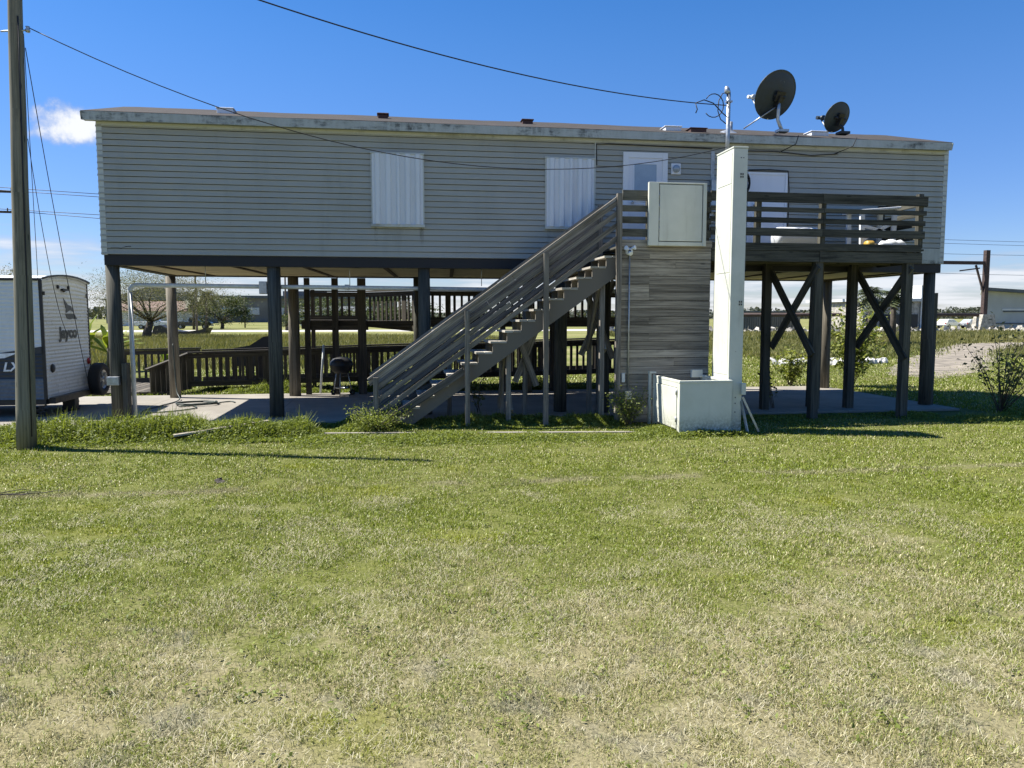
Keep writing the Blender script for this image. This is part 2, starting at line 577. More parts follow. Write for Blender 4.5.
M['treeline'] = mat_leaf('leaf_treeline', (0.050, 0.062, 0.045), (0.095, 0.105, 0.075), 0.2)
M['road'] = mat_plain('pale_road', (0.44, 0.42, 0.38), 0.95, 0, 0.12, 0.6)
M['dirt'] = mat_plain('dirt_road', (0.195, 0.168, 0.128), 0.98, 0, 0.4, 1.3)


# ================================================================== mesh helpers
ORG = {}


class MB:
    def __init__(self):
        self.V, self.F, self.UV, self.T, self.S = [], [], [], [], []

    def face(self, idx, uv, smooth=False):
        self.F.append(idx)
        self.UV.extend(uv)
        self.S.append(smooth)

    def hexa(self, P, u_len, w, h, tone=1.0):
        """8 points: 0-3 at the start (ccw), 4-7 at the end; grain runs from start to end"""
        b = len(self.V)
        self.V += [tuple(p) for p in P]
        self.T += [tone] * 8
        ru, rv = random.random() * 60, random.random() * 60
        L = u_len
        per = [0, w, w + h, 2 * w + h, 2 * w + 2 * h]
        for k in range(4):
            a, c = k, (k + 1) % 4
            v0, v1 = per[k], per[k + 1]
            self.face([b + a, b + c, b + 4 + c, b + 4 + a],
                      [(ru, rv + v0), (ru, rv + v1), (ru + L, rv + v1), (ru + L, rv + v0)])
        self.face([b + 3, b + 2, b + 1, b], [(ru, rv + h), (ru + .02, rv + h), (ru + .02, rv), (ru, rv)])
        self.face([b + 4, b + 5, b + 6, b + 7], [(ru, rv), (ru + .02, rv), (ru + .02, rv + h), (ru, rv + h)])

    def bar(self, p0, p1, w, t, ref=(0, 0, 1), tone=None, jit=0.0):
        """board from p0 to p1: t is its size along ref (roughly), w its size across"""
        p0, p1 = Vector(p0), Vector(p1)
        if jit:
            p0 = p0 + Vector((random.uniform(-jit, jit), random.uniform(-jit, jit), random.uniform(-jit, jit)))
            p1 = p1 + Vector((random.uniform(-jit, jit), random.uniform(-jit, jit), random.uniform(-jit, jit)))
        d = (p1 - p0)
        L = d.length
        d.normalize()
        s = d.cross(Vector(ref))
        if s.length < 1e-4:
            s = d.cross(Vector((1, 0, 0)))
        s.normalize()
        n = s.cross(d).normalized()
        hw, ht = w / 2, t / 2
        P = []
        for q in (p0, p1):
            P += [q - s * hw - n * ht, q + s * hw - n * ht, q + s * hw + n * ht, q - s * hw + n * ht]
        self.hexa(P, L, w, t, random.uniform(0.72, 1.22) if tone is None else tone)
        return self

    def box(self, a, b, tone=None):
        a, b = Vector(a), Vector(b)
        d = b - a
        ax = max(range(3), key=lambda i: abs(d[i]))
        c = (a + b) / 2
        p0, p1 = c.copy(), c.copy()
        p0[ax], p1[ax] = a[ax], b[ax]
        if ax == 2:
            ref, w, t = (0, 1, 0), abs(d.x), abs(d.y)
        elif ax == 0:
            ref, w, t = (0, 0, 1), abs(d.y), abs(d.z)
        else:
            ref, w, t = (0, 0, 1), abs(d.x), abs(d.z)
        return self.bar(p0, p1, w, t, ref, 1.0 if tone is None else tone)

    def tube(self, pts, r, n=8, cap=True, tone=1.0, smooth=True):
        pts = [Vector(p) for p in pts]
        rr = r if isinstance(r, (list, tuple)) else [r] * len(pts)
        b = len(self.V)
        up = None
        L = 0
        ru, rv = random.random() * 60, random.random() * 60
        us = []
        for i, p in enumerate(pts):
            if i == 0:
                d = pts[1] - p
            elif i == len(pts) - 1:
                d = p - pts[i - 1]
            else:
                d = pts[i + 1] - pts[i - 1]
            d.normalize()
            if up is None:
                up = Vector((0, 0, 1)) if abs(d.z) < 0.9 else Vector((1, 0, 0))
            s = d.cross(up)
            if s.length < 1e-5:
                s = d.cross(Vector((0, 1, 0)))
            s.normalize()
            up = s.cross(d).normalized()
            if i:
                L += (p - pts[i - 1]).length
            us.append(L)
            for k in range(n):
                a = 2 * math.pi * k / n
                self.V.append(tuple(p + (s * math.cos(a) + up * math.sin(a)) * rr[i]))
                self.T.append(tone)
        for i in range(len(pts) - 1):
            for k in range(n):
                k2 = (k + 1) % n
                c = 2 * math.pi * rr[i] / n
                self.face([b + i * n + k, b + i * n + k2, b + (i + 1) * n + k2, b + (i + 1) * n + k],
                          [(ru + us[i], rv + k * c), (ru + us[i], rv + (k + 1) * c),
                           (ru + us[i + 1], rv + (k + 1) * c), (ru + us[i + 1], rv + k * c)], smooth)
        if cap:
            self.face([b + k for k in range(n)][::-1], [(ru, rv)] * n)
            e = b + (len(pts) - 1) * n
            self.face([e + k for k in range(n)], [(ru, rv)] * n)
        return self

    def lathe(self, prof, c=(0, 0, 0), axis=(0, 0, 1), n=20, smooth=True, close=False):
        """prof: list of (radius, height along axis)"""
        c = Vector(c)
        ax = Vector(axis).normalized()
        s = ax.cross(Vector((0, 0, 1)))
        if s.length < 1e-4:
            s = Vector((1, 0, 0))
        s.normalize()
        t = ax.cross(s)
        b = len(self.V)
        for r, h in prof:
            for k in range(n):
                a = 2 * math.pi * k / n
                self.V.append(tuple(c + ax * h + (s * math.cos(a) + t * math.sin(a)) * r))
                self.T.append(1.0)
        m = len(prof)
        for i in range(m - 1 if not close else m):
            j = (i + 1) % m
            for k in range(n):
                k2 = (k + 1) % n
                self.face([b + i * n + k, b + i * n + k2, b + j * n + k2, b + j * n + k],
                          [(k / n, i / m), ((k + 1) / n, i / m), ((k + 1) / n, (i + 1) / m), (k / n, (i + 1) / m)], smooth)
        return self

    def prism(self, poly, axis_vec, smooth=False):
        """poly: 3-D points of one flat outline; extruded by axis_vec"""
        b = len(self.V)
        a = Vector(axis_vec)
        n = len(poly)
        for p in poly:
            self.V.append(tuple(p))
            self.T.append(1.0)
        for p in poly:
            self.V.append(tuple(Vector(p) + a))
            self.T.append(1.0)
        self.face([b + k for k in range(n)][::-1], [(0, 0)] * n)
        self.face([b + n + k for k in range(n)], [(0, 0)] * n)
        acc = random.random() * 30
        for k in range(n):
            k2 = (k + 1) % n
            l = (Vector(poly[k2]) - Vector(poly[k])).length
            self.face([b + k, b + k2, b + n + k2, b + n + k],
                      [(acc, 0), (acc + l, 0), (acc + l, a.length), (acc, a.length)], smooth)
            acc += l
        return self

    def quad(self, pts, tone=1.0):
        b = len(self.V)
        for p in pts:
            self.V.append(tuple(p))
            self.T.append(tone)
        self.face(list(range(b, b + len(pts))), [(0, 0), (1, 0), (1, 1), (0, 1)][:len(pts)] if len(pts) <= 4 else [(0, 0)] * len(pts))
        return self

    def build(self, name, mat, parent=None, origin=None, kind=None, bevel=0.0):
        if origin is None:
            origin = ORG.get(parent.name, (0, 0, 0)) if parent is not None else (0, 0, 0)
        o_ = Vector(origin)
        me = bpy.data.meshes.new(name)
        me.from_pydata([tuple(Vector(v) - o_) for v in self.V], [], self.F)
        uvl = me.uv_layers.new(name='UVMap')
        uvl.data.foreach_set('uv', np.array(self.UV, dtype=np.float32).ravel())
        at = me.attributes.new('tone', 'FLOAT', 'POINT')
        at.data.foreach_set('value', np.array(self.T, dtype=np.float32))
        me.polygons.foreach_set('use_smooth', np.array(self.S, dtype=bool))
        me.materials.append(mat)
        me.update()
        o = bpy.data.objects.new(name, me)
        col.objects.link(o)
        if parent is not None:
            o.parent = parent
        else:
            o.location = o_
        ORG[o.name] = tuple(origin)
        if kind:
            o['kind'] = kind
        if bevel:
            bv = o.modifiers.new('edge', 'BEVEL')
            bv.width = bevel
            bv.segments = 2
            bv.limit_method = 'ANGLE'
            bv.angle_limit = R(40)
        return o


def thing(name, label, cat, loc, group=None):
    o = bpy.data.objects.new(name, None)
    o.empty_display_size = 0.2
    col.objects.link(o)
    o.location = loc
    ORG[o.name] = tuple(loc)
    return tag(o, label, cat, group)


def tag(o, label, cat, group=None):
    o['label'] = label
    o['category'] = cat
    if group:
        o['group'] = group
    return o


def np_mesh(name, V, F4, tone, mat, parent=None, origin=(0, 0, 0), kind=None):
    """fast mesh from numpy arrays: V (n,3), F4 (m,k) faces of k corners, tone (n)"""
    me = bpy.data.meshes.new(name)
    V = np.asarray(V, dtype=np.float32) - np.asarray(origin, dtype=np.float32)
    m, k = F4.shape
    me.vertices.add(len(V))
    me.vertices.foreach_set('co', V.ravel())
    me.loops.add(m * k)
    me.loops.foreach_set('vertex_index', F4.astype(np.int32).ravel())
    me.polygons.add(m)
    me.polygons.foreach_set('loop_start', np.arange(0, m * k, k, dtype=np.int32))
    try:
        me.polygons.foreach_set('loop_total', np.full(m, k, dtype=np.int32))
    except Exception:
        pass
    at = me.attributes.new('tone', 'FLOAT', 'POINT')
    at.data.foreach_set('value', np.asarray(tone, dtype=np.float32))
    me.materials.append(mat)
    me.update(calc_edges=True)
    o = bpy.data.objects.new(name, me)
    col.objects.link(o)
    if parent is not None:
        o.parent = parent
    else:
        o.location = origin
    ORG[o.name] = tuple(origin)
    if kind:
        o['kind'] = kind
    return o


def unit(a):
    return a / np.maximum(np.linalg.norm(a, axis=1, keepdims=True), 1e-9)


def leaf_arrays(C, size, aspect=0.45, up=0.6, tone=None, droop=None):
    """diamond leaves (two triangles folded along the midrib) at centres C"""
    n = len(C)
    nrm = rng.normal(size=(n, 3))
    nrm[:, 2] = np.abs(nrm[:, 2]) + up
    nrm = unit(nrm)
    a = unit(np.cross(nrm, rng.normal(size=(n, 3))))
    b = np.cross(nrm, a)
    s = np.asarray(size).reshape(-1, 1) * np.ones((n, 1))
    V = np.empty((n, 4, 3))
    V[:, 0] = C - a * s
    V[:, 1] = C - b * s * aspect + nrm * s * 0.12
    V[:, 2] = C + a * s - nrm * s * 0.15
    V[:, 3] = C + b * s * aspect + nrm * s * 0.12
    F = np.arange(n * 4).reshape(n, 4)
    T = rng.uniform(0, 1, n) if tone is None else np.clip(tone, 0, 1)
    return V.reshape(-1, 3), F, np.repeat(T, 4)


def blade_arrays(B, h, w, lean, tone=None):
    """grass blades: a bent strip, quad + tip written as two quads (the tip quad is narrow)"""
    n = len(B)
    az = rng.uniform(0, 2 * np.pi, n)
    d = np.stack([np.cos(az), np.sin(az), np.zeros(n)], 1)
    sd = np.stack([-np.sin(az), np.cos(az), np.zeros(n)], 1)
    # turn the width direction at random relative to the lean
    tw = rng.uniform(-1.0, 1.0, n)[:, None]
    sd = unit(sd + d * tw)
    h = (np.asarray(h) * np.ones(n))[:, None]
    w = (np.asarray(w) * np.ones(n))[:, None]
    l = (np.asarray(lean) * np.ones(n))[:, None]
    up = np.array([[0, 0, 1.0]])
    m = B + up * h * 0.62 * np.cos(l * 0.7) + d * h * 0.62 * np.sin(l * 0.7)
    t = m + up * h * 0.42 * np.cos(l * 1.5) + d * h * 0.42 * np.sin(l * 1.5)
    t[:, 2] = np.maximum(t[:, 2], B[:, 2] + 0.003)
    V = np.empty((n, 6, 3))
    V[:, 0] = B - sd * w * 0.5
    V[:, 1] = B + sd * w * 0.5
    V[:, 2] = m + sd * w * 0.42
    V[:, 3] = m - sd * w * 0.42
    V[:, 4] = t + sd * w * 0.08
    V[:, 5] = t - sd * w * 0.08
    i = np.arange(n)[:, None] * 6
    F = np.concatenate([i + np.array([[0, 1, 2, 3]]), i + np.array([[3, 2, 4, 5]])])
    T = rng.uniform(0, 1, n) if tone is None else tone
    return V.reshape(-1, 3), F, np.repeat(T, 6)


def cat_arrays(parts):
    Vs, Fs, Ts, o = [], [], [], 0
    for V, F, T in parts:
        Vs.append(V)
        Fs.append(F + o)
        Ts.append(T)
        o += len(V)
    return np.concatenate(Vs), np.concatenate(Fs), np.concatenate(Ts)


def vnoise(x, y, s, seed=0):
    """cheap smooth 2-D value noise for placing plants"""
    x = np.asarray(x) * s + seed * 17.3
    y = np.asarray(y) * s + seed * 9.1
    xi, yi = np.floor(x).astype(int), np.floor(y).astype(int)
    fx, fy = x - xi, y - yi
    fx, fy = fx * fx * (3 - 2 * fx), fy * fy * (3 - 2 * fy)

    def h(a, b):
        v = np.sin(a * 127.1 + b * 311.7 + seed * 13.7) * 43758.5453
        return v - np.floor(v)
    return (h(xi, yi) * (1 - fx) + h(xi + 1, yi) * fx) * (1 - fy) + (h(xi, yi + 1) * (1 - fx) + h(xi + 1, yi + 1) * fx) * fy


def text_obj(name, body, size, mat, parent, loc, rot, extrude=0.002, shear=0.0, bold=0.0):
    cu = bpy.data.curves.new(name, 'FONT')
    cu.body = body
    cu.size = size
    cu.extrude = extrude
    cu.shear = shear
    cu.offset = bold
    tmp = bpy.data.objects.new(name + '_curve', cu)
    me = bpy.data.meshes.new_from_object(tmp)
    bpy.data.objects.remove(tmp)
    o = bpy.data.objects.new(name, me)
    me.materials.clear()
    me.materials.append(mat)
    col.objects.link(o)
    if parent is not None:
        o.parent = parent
        po = Vector(ORG.get(parent.name, (0, 0, 0)))
        o.location = Vector(loc) - po
    else:
        o.location = loc
    o.rotation_euler = rot
    return o


# ================================================================== ground and roads
g = MB()
g.quad([(-3500, -300, 0), (3500, -300, 0), (3500, 5000, 0), (-3500, 5000, 0)])
g.build('ground', M['ground'], kind='structure')

# concrete slab below the house
sl = MB()
sl.box((-13, -0.62, 0.002), (17.05, 4.75, 0.055))
sl.build('concrete_slab', M['concrete'], kind='structure', bevel=0.012)
st = MB()
st.bar((3.9, -1.85, 0.010), (9.35, -2.50, 0.010), 0.10, 0.020)
st.build('concrete_strip', M['concrete'], kind='structure', bevel=0.01)
# far pale road and the dirt drive on the right
rd = MB()
rd.quad([(-190, 88, 0.006), (45, 86, 0.006), (45, 98, 0.006), (-190, 104, 0.006)])
rd.build('road', M['road'], kind='structure')
dr = MB()
dirt = [(22.5, 7.4), (25.2, 8.7), (31, 14.5), (38, 22.5), (46, 30), (52, 34), (52, 37.5), (44.9, 34.7), (38, 27.5), (33, 21.8), (29.2, 18.4), (24.5, 12.5), (21.8, 8.6)]
rag = []
for (x1, y1), (x2, y2) in zip(dirt, dirt[1:] + dirt[:1]):
    for k in range(8):
        t = k / 8
        rag.append((x1 + (x2 - x1) * t + random.uniform(-.22, .22), y1 + (y2 - y1) * t + random.uniform(-.35, .35), .008))
dr.quad(rag)
dr.build('dirt_road', M['dirt'], kind='structure')

# ================================================================== HOUSE
W_, D_ = 16.95, 4.27
ZB, ZT = 3.12, 5.50
house = thing('stilt_house', 'long grey sided mobile home raised on timber pilings with dark floor beam', 'house', (0, 0, 0))

wall = MB()
NR = 22
E_ = (ZT - ZB) / NR


def lap_wall(mb, p0, p1, nrm, z0, z1, rows, seg=0.55):
    p0, p1, nrm = Vector(p0), Vector(p1), Vector(nrm)
    L = (p1 - p0).length
    ns = max(1, int(L / seg))
    e = (z1 - z0) / rows
    ph = [random.uniform(0, 6) for _ in range(6)]
    for r in range(rows):
        rowj = random.uniform(-0.0012, 0.0012)
        base = []
        for k in range(ns + 1):
            t = k / ns
            q = p0.lerp(p1, t)
            wv = 0.0022 * math.sin(t * L * 1.7 + ph[r % 6]) + random.uniform(-0.001, 0.001)
            zw = 0.0016 * math.sin(t * L * 0.9 + ph[(r + 2) % 6])
            zb = z0 + r * e + (zw if r else 0)
            lo = q + nrm * (0.027 + wv + rowj)
            hi = q + nrm * (0.003)
            b = len(mb.V)
            iz = q - nrm * .055
            gp = .009
            mb.V += [(iz.x, iz.y, zb + gp), (lo.x, lo.y, zb + gp), (lo.x, lo.y, zb + e * 0.2),
                     (lo.x - nrm.x * .010, lo.y - nrm.y * .010, zb + e * 0.6),
                     (lo.x - nrm.x * .017, lo.y - nrm.y * .017, z0 + (r + 1) * e - .001), (iz.x, iz.y, z0 + (r + 1) * e - .001)]
            mb.T += [1] * 6
            base.append(b)
        for k in range(ns):
            a, c = base[k], base[k + 1]
            for j in range(5):
                mb.face([a + j, c + j, c + j + 1, a + j + 1], [(0, 0)] * 4)


lap_wall(wall, (0, 0, 0), (W_, 0, 0), (0, -1, 0), ZB, ZT, NR)
lap_wall(wall, (W_, 0, 0), (W_, D_, 0), (1, 0, 0), ZB, ZT, NR)
lap_wall(wall, (W_, D_, 0), (0, D_, 0), (0, 1, 0), ZB, ZT, NR)
lap_wall(wall, (0, D_, 0), (0, 0, 0), (-1, 0, 0), ZB, ZT, NR)
# gable triangles
for x in (0.0, W_):
    wall.quad([(x, 0, ZT), (x, D_, ZT), (x, D_ / 2, 6.22)][:3])
# core so that no light leaks between laps
wall.box((0.056, 0.056, ZB + 0.002), (W_ - 0.056, D_ - 0.056, ZT + 0.06))
wall.build('wall', M['siding'], house)

for (x, y) in ((-0.012, -0.022), (W_ - 0.085, -0.022), (-0.012, D_ - 0.075), (W_ - 0.085, D_ - 0.075)):
    c = MB()
    c.box((x, y, ZB - 0.004), (x + 0.097, y + 0.097, ZT + 0.005))
    c.build('corner_trim', M['trim'], house)
tr = MB()
tr.box((0.085, -0.036, ZT - 0.075), (W_ - 0.085, 0.001, ZT + 0.004))
tr.build('frieze_trim', M['trim'], house)
jt = MB()
jt.box((9.22, -0.028, 4.3), (9.245, -0.004, ZT - 0.055))
jt.build('wall_joint_strip', M['trim'], house)
# lower skirt band on the right end
sk = MB()
sk.box((15.42, -0.034, ZB - 0.002), (W_ - 0.088, -0.019, 3.44))
sk.build('skirt_board', M['fascia'], house)

# roof
EY, EZ, RY, RZ = -0.16, 5.64, D_ / 2, 6.30
roof = MB()
xl, xr = -0.21, W_ - 0.02
prof = [(EY, EZ - 0.045), (EY, EZ), (RY, RZ), (D_ - EY, EZ), (D_ - EY, EZ - 0.045), (RY, RZ - 0.05)]
nx = 60
for i in range(nx + 1):
    x = xl + (xr - xl) * i / nx
    sag = 0.006 * math.sin(i * 0.45) + random.uniform(-0.003, 0.003)
    for (y, z) in prof:
        k = 1.0 if y == RY else 0.4
        roof.V.append((x + (0.0 if 0 < i < nx else 0), y, z + sag * k))
        roof.T.append(1)
for i in range(nx):
    for k in range(6):
        k2 = (k + 1) % 6
        a, b = i * 6, (i + 1) * 6
        roof.face([a + k, a + k2, b + k2, b + k], [(0, 0)] * 4)
roof.face([k for k in range(6)], [(0, 0)] * 6)
roof.face([nx * 6 + k for k in range(6)][::-1], [(0, 0)] * 6)
roof_o = roof.build('roof', M['shingle'], house)
fa = MB()
fa.box((xl + .02, EY - 0.022, EZ - 0.165), (xr - .02, EY - 0.001, EZ - 0.012))
fa.box((xl + .02, D_ - EY + 0.001, EZ - 0.165), (xr - .02, D_ - EY + 0.022, EZ - 0.012))
for x in (xl + .005, xr - .025):
    for (ya, yb) in ((EY - .022, RY), (D_ - EY + .022, RY)):
        fa.bar((x + .01, ya, EZ - 0.09), (x + .01, yb, RZ - 0.13), 0.02, 0.14)
fa.build('fascia', M['fascia'], house)
so = MB()
so.box((xl + .03, EY, EZ - 0.155), (xr - .03, -0.034, EZ - 0.140))
so.box((xl + .03, D_ + .024, EZ - 0.155), (xr - .03, D_ - EY, EZ - 0.140))
so.build('soffit', M['soffit'], house)


def roof_z(y):
    return EZ + (RZ - EZ) * (y - EY) / (RY - EY)


# roof vents and hatches: (x, y, kind)
for (x, y, w, d, h, m, nm) in ((2.07, 0.9, 0.30, 0.30, 0.07, 'white', 'roof_hatch'), (11.05, 0.7, 0.34, 0.3, 0.055, 'white', 'roof_hatch'),
                               (14.45, 0.9, 0.40, 0.3, 0.06, 'white', 'roof_hatch'),
                               (5.08, 1.1, 0.20, 0.2, 0.09, 'rust_red', 'roof_vent'), (8.05, 1.1, 0.22, 0.2, 0.08, 'rust_red', 'roof_vent'),
                               (11.48, 0.4, 0.34, 0.3, 0.05, 'rust_red', 'roof_vent')):
    v = MB()
    z = roof_z(y)
    v.box((x - w / 2, y - d / 2, z - 0.05), (x + w / 2, y + d / 2, z + h * 0.65))
    v.box((x - w / 2 - .02, y - d / 2 - .02, z + h * 0.65), (x + w / 2 + .02, y + d / 2 + .02, z + h))
    v.build(nm, M[m], roof_o, origin=(0, 0, 0), bevel=0.015)
v = MB()
v.tube([(12.3, 0.55, roof_z(.55) - .1), (12.3, 0.55, roof_z(.55) + .22)], 0.045, 10)
v.lathe([(0.22, -0.02), (0.12, 0.03), (0.05, 0.05)], (12.25, 0.55, roof_z(.55)), (0, -.25, 1), 14)
v.build('vent_stack', M['steel'], roof_o, origin=(0, 0, 0))

# floor beams
bm = MB()
bm.box((0.02, 0.004, ZB - 0.19), (W_ - 0.03, 0.22, ZB - 0.003))
bm.box((0.02, D_ - 0.22, ZB - 0.19), (W_ - 0.03, D_ - 0.004, ZB - 0.003))
bm.box((0.022, 0.223, ZB - 0.188), (0.2, D_ - 0.223, ZB - 0.02))
bm.box((W_ - 0.2, 0.223, ZB - 0.188), (W_ - 0.032, D_ - 0.223, ZB - 0.02))
bm.build('floor_beam', M['beam'], house)
us = MB()
us.box((0.205, 0.225, ZB - 0.165), (W_ - 0.205, D_ - 0.225, ZB - 0.15))
us.build('underside', M['underside'], house)
for k in range(12):
    j = MB()
    x = 0.85 + k * 1.4 + random.uniform(-.1, .1)
    j.bar((x, 0.226, ZB - 0.178), (x + .25, D_ - 0.226, ZB - 0.178), .08, .024)
    j.build('floor_joist', M['rusty'], house)

# pilings
PX = [0.10, 2.99, 5.84, 8.60, 11.45, 14.15, 16.78]
for x_ in PX:
    for y in (0.16, 4.16):
        p = MB()
        x = x_ if y < 1 else {0.10: 0.03, 2.99: 2.84}.get(x_, x_)
        r0 = random.uniform(0.118, 0.134)
        lean = random.uniform(-.02, .02)
        p.tube([(x + lean, y, 0.0), (x + lean * .5, y, 1.5), (x, y, ZB - 0.19)], [r0 * 1.05, r0, r0 * 0.95], 14, tone=random.uniform(.75, 1.35))
        m = M['piling_pale'] if y > 1 and x in (0.03, 2.84, 16.78) else M['piling']
        p.build('piling', m, house)
for (a, b) in (((0.23, 0.02, 0.0), (0.315, 0.24, 1.12)), ((W_ - 0.1, 0.08, 0.0), (W_, 0.28, 2.5))):
    sp_ = MB()
    sp_.box(a, b)
    sp_.build('sister_post', M['piling'], house)
# power box on the left piling
eb = MB()
eb.box((-0.01, -0.075, 0.72), (0.20, 0.025, 0.88))
eb.build('junction_box', M['steel'], house, bevel=0.01)

# drain pipe
dp = MB()
pp = [(0.33, 0.34, 0.03), (0.33, 0.34, 2.45)]
for k in range(6):
    a = k / 5 * math.pi / 2
    pp.append((0.33 + 0.13 * (1 - math.cos(a)), 0.34, 2.45 + 0.13 * math.sin(a)))
pp += [(5.0, 0.35, 2.55), (11.2, 0.36, 2.50)]
dp.tube(pp, 0.042, 12)
for x in (2.85, 4.3, 7.2):
    dp.tube([(x, 0.35, 2.562), (x + 0.09, 0.35, 2.56)], 0.053, 12)
dp.build('drain_pipe', M['pvc'], house)
for x in (1.7, 4.4, 7.0, 9.6):
    h = MB()
    h.tube([(x, 0.35, 2.6), (x, 0.35, ZB - .03)], 0.008, 6)
    h.build('pipe_hanger', M['steel'], house)
eb = MB()
eb.box((2.70, 0.20, 2.42), (2.85, 0.30, 2.66))
eb.build('junction_box', M['steel'], house, bevel=0.01)

# window shutters of corrugated sheet
for (x0, x1, z0, z1) in ((4.87, 5.83, 3.75, 5.07), (8.245, 9.20, 3.76, 5.08)):
    sh = MB()
    n = 84
    def cy(t):
        ph_ = (t * 5.0) % 1.0
        v_ = min(1, max(0, (abs(ph_ - 0.5) - 0.17) / 0.14))
        return -0.052 - 0.050 * (1 - v_)
    for s in (0, 1):
        a0, a1 = x0 + (x1 - x0) * .5 * s, x0 + (x1 - x0) * .5 * (s + 1) + (0.03 if s == 0 else 0)
        b = len(sh.V)
        for k in range(n // 2 + 1):
            t = k / (n // 2)
            x = a0 + (a1 - a0) * t
            y = cy(t * .5 + s * .5) + (-0.006 if s == 0 else 0)
            for z in (z0, z1):
                sh.V.append((x, y, z))
                sh.T.append(1)
        for k in range(n // 2):
            i = b + k * 2
            sh.face([i, i + 2, i + 3, i + 1], [(0, 0)] * 4)
    so_ = sh.build('window_shutter', M['shutter'], house)
    md = so_.modifiers.new('thick', 'SOLIDIFY')
    md.thickness = 0.004
    s2 = MB()
    s2.box((x0 - .03, -0.07, z1 + .001), (x1 + .03, -0.01, z1 + .03))
    s2.box((x0 - .025, -0.05, z0), (x0 - .002, -0.012, z1))
    s2.box((x1 + .002, -0.05, z0), (x1 + .025, -0.012, z1))
    s2.build('shutter_rail', M['trim'], so_, origin=(0, 0, 0))
    s2 = MB()
    s2.box((x0 - .03, -0.09, z0 - .05), (x1 + .03, -0.01, z0 - .001))
    s2.build('window_sill', M['trim'], so_, origin=(0, 0, 0))

# doors
def door(x0, x1, z0, z1, frame, glass):
    d = MB()
    d.box((x0 + frame, -0.045, z0), (x1 - frame, -0.012, z1 - frame))
    if glass:
        gx0, gx1, gz0, gz1 = x0 + frame + .12, x1 - frame - .12, z0 + .95, z1 - frame - .12
        d.box((gx0 - .03, -0.055, gz0 - .03), (gx1 + .03, -0.046, gz0))
        d.box((gx0 - .03, -0.055, gz1), (gx1 + .03, -0.046, gz1 + .03))
        d.box((gx0 - .03, -0.055, gz0), (gx0, -0.046, gz1))
        d.box((gx1, -0.055, gz0), (gx1 + .03, -0.046, gz1))
    do = d.build('door', M['door_white'], house)
    f = MB()
    f.box((x0, -0.06, z0), (x0 + frame - .002, -0.008, z1))
    f.box((x1 - frame + .002, -0.06, z0), (x1, -0.008, z1))
    f.box((x0 + frame, -0.06, z1 - frame + .002), (x1 - frame, -0.008, z1))
    f.build('door_frame', M['white'], do, origin=(0, 0, 0))
    if glass:
        gg = MB()
        gg.box((gx0, -0.050, gz0), (gx1, -0.046, gz1))
        gg.build('pane', M['glass'], do, origin=(0, 0, 0))
    h = MB()
    h.lathe([(0.0, 0.07), (0.025, 0.065), (0.03, 0.045), (0.012, 0.03), (0.012, 0)], (x0 + frame + .08, -0.045, z0 + .95), (0, -1, 0), 10)
    h.build('handle', M['steel'], do, origin=(0, 0, 0))


door(9.80, 10.72, 3.31, 5.25, 0.11, True)
door(12.44, 13.30, 3.31, 4.93, 0.05, False)
# wall light between the doors
wl_ = MB()
wl_.box((10.80, -0.05, 4.84), (11.0, -0.018, 5.06))
wlo = wl_.build('wall_light', M['white'], house, bevel=0.008)
g2 = MB()
g2.lathe([(0.075, 0.0), (0.075, 0.03), (0.06, 0.06), (0.02, 0.075), (0, 0.076)], (10.9, -0.05, 4.95), (0, -1, 0), 14)
g2.build('lamp_glass', M['glass'], wlo, origin=(0, 0, 0))
# meter board right of the first door, behind the lift tower
eb = MB()
eb.box((11.64, -0.035, 3.9), (11.72, -0.018, 5.33))
eb.box((11.62, -0.14, 4.1), (11.95, -0.035, 4.75))
eb.build('meter_board', M['steel'], house, bevel=0.008)
# cables stapled to the wall
cb = MB()
cb.tube([(9.26, -0.04, 4.98), (9.25, -0.04, 5.38), (9.5, -0.04, 5.40), (10.6, -0.045, 5.385), (11.66, -0.04, 5.37)], 0.010, 5)
cb.tube([(12.05, -0.05, 5.34), (13.0, -0.05, 5.36), (13.8, -0.05, 5.30), (14.4, -0.05, 5.35)], 0.010, 5)
cb.tube([(12.45, -0.05, 4.97), (12.9, -0.06, 4.985), (13.30, -0.06, 4.97), (13.335, -0.06, 4.6), (13.33, -0.06, 3.4)], 0.012, 5)
cb.tube([(13.35, -0.35, 5.62), (13.30, -0.34, 5.45), (13.1, -0.06, 5.34)], 0.010, 5)
cb.tube([(14.62, -0.35, 5.62), (14.55, -0.34, 5.45), (14.3, -0.06, 5.34)], 0.010, 5)
cb.build('wall_cable', M['cable'], house)
co = MB()
for k in range(4):
    co.tube([(12.36 + .09 * math.cos(a / 12 * 2 * math.pi) + k * .006, -0.06 - k * .012, 4.70 + (.16 + k * .012) * math.sin(a / 12 * 2 * math.pi)) for a in range(13)], 0.007, 5, cap=False)
co.build('cable_coil', M['cable'], house)
br = MB()
br.tube([(0.62, 0.3, 3.06), (2.1, 0.5, 2.99), (4.0, 0.4, 3.04), (5.4, 0.6, 2.97), (6.7, 0.5, 3.04), (9.5, 0.6, 3.0)], 0.012, 5)
br.build('underside_cable', M['cable'], house)
crk = MB()
crk.tube([(0.15, -0.022, 3.245), (0.25, -0.022, 3.25), (0.33, -0.022, 3.238), (0.42, -0.022, 3.27), (0.5, -0.022, 3.272)], 0.006, 4)
crk.build('siding_crack', M['black'], house)

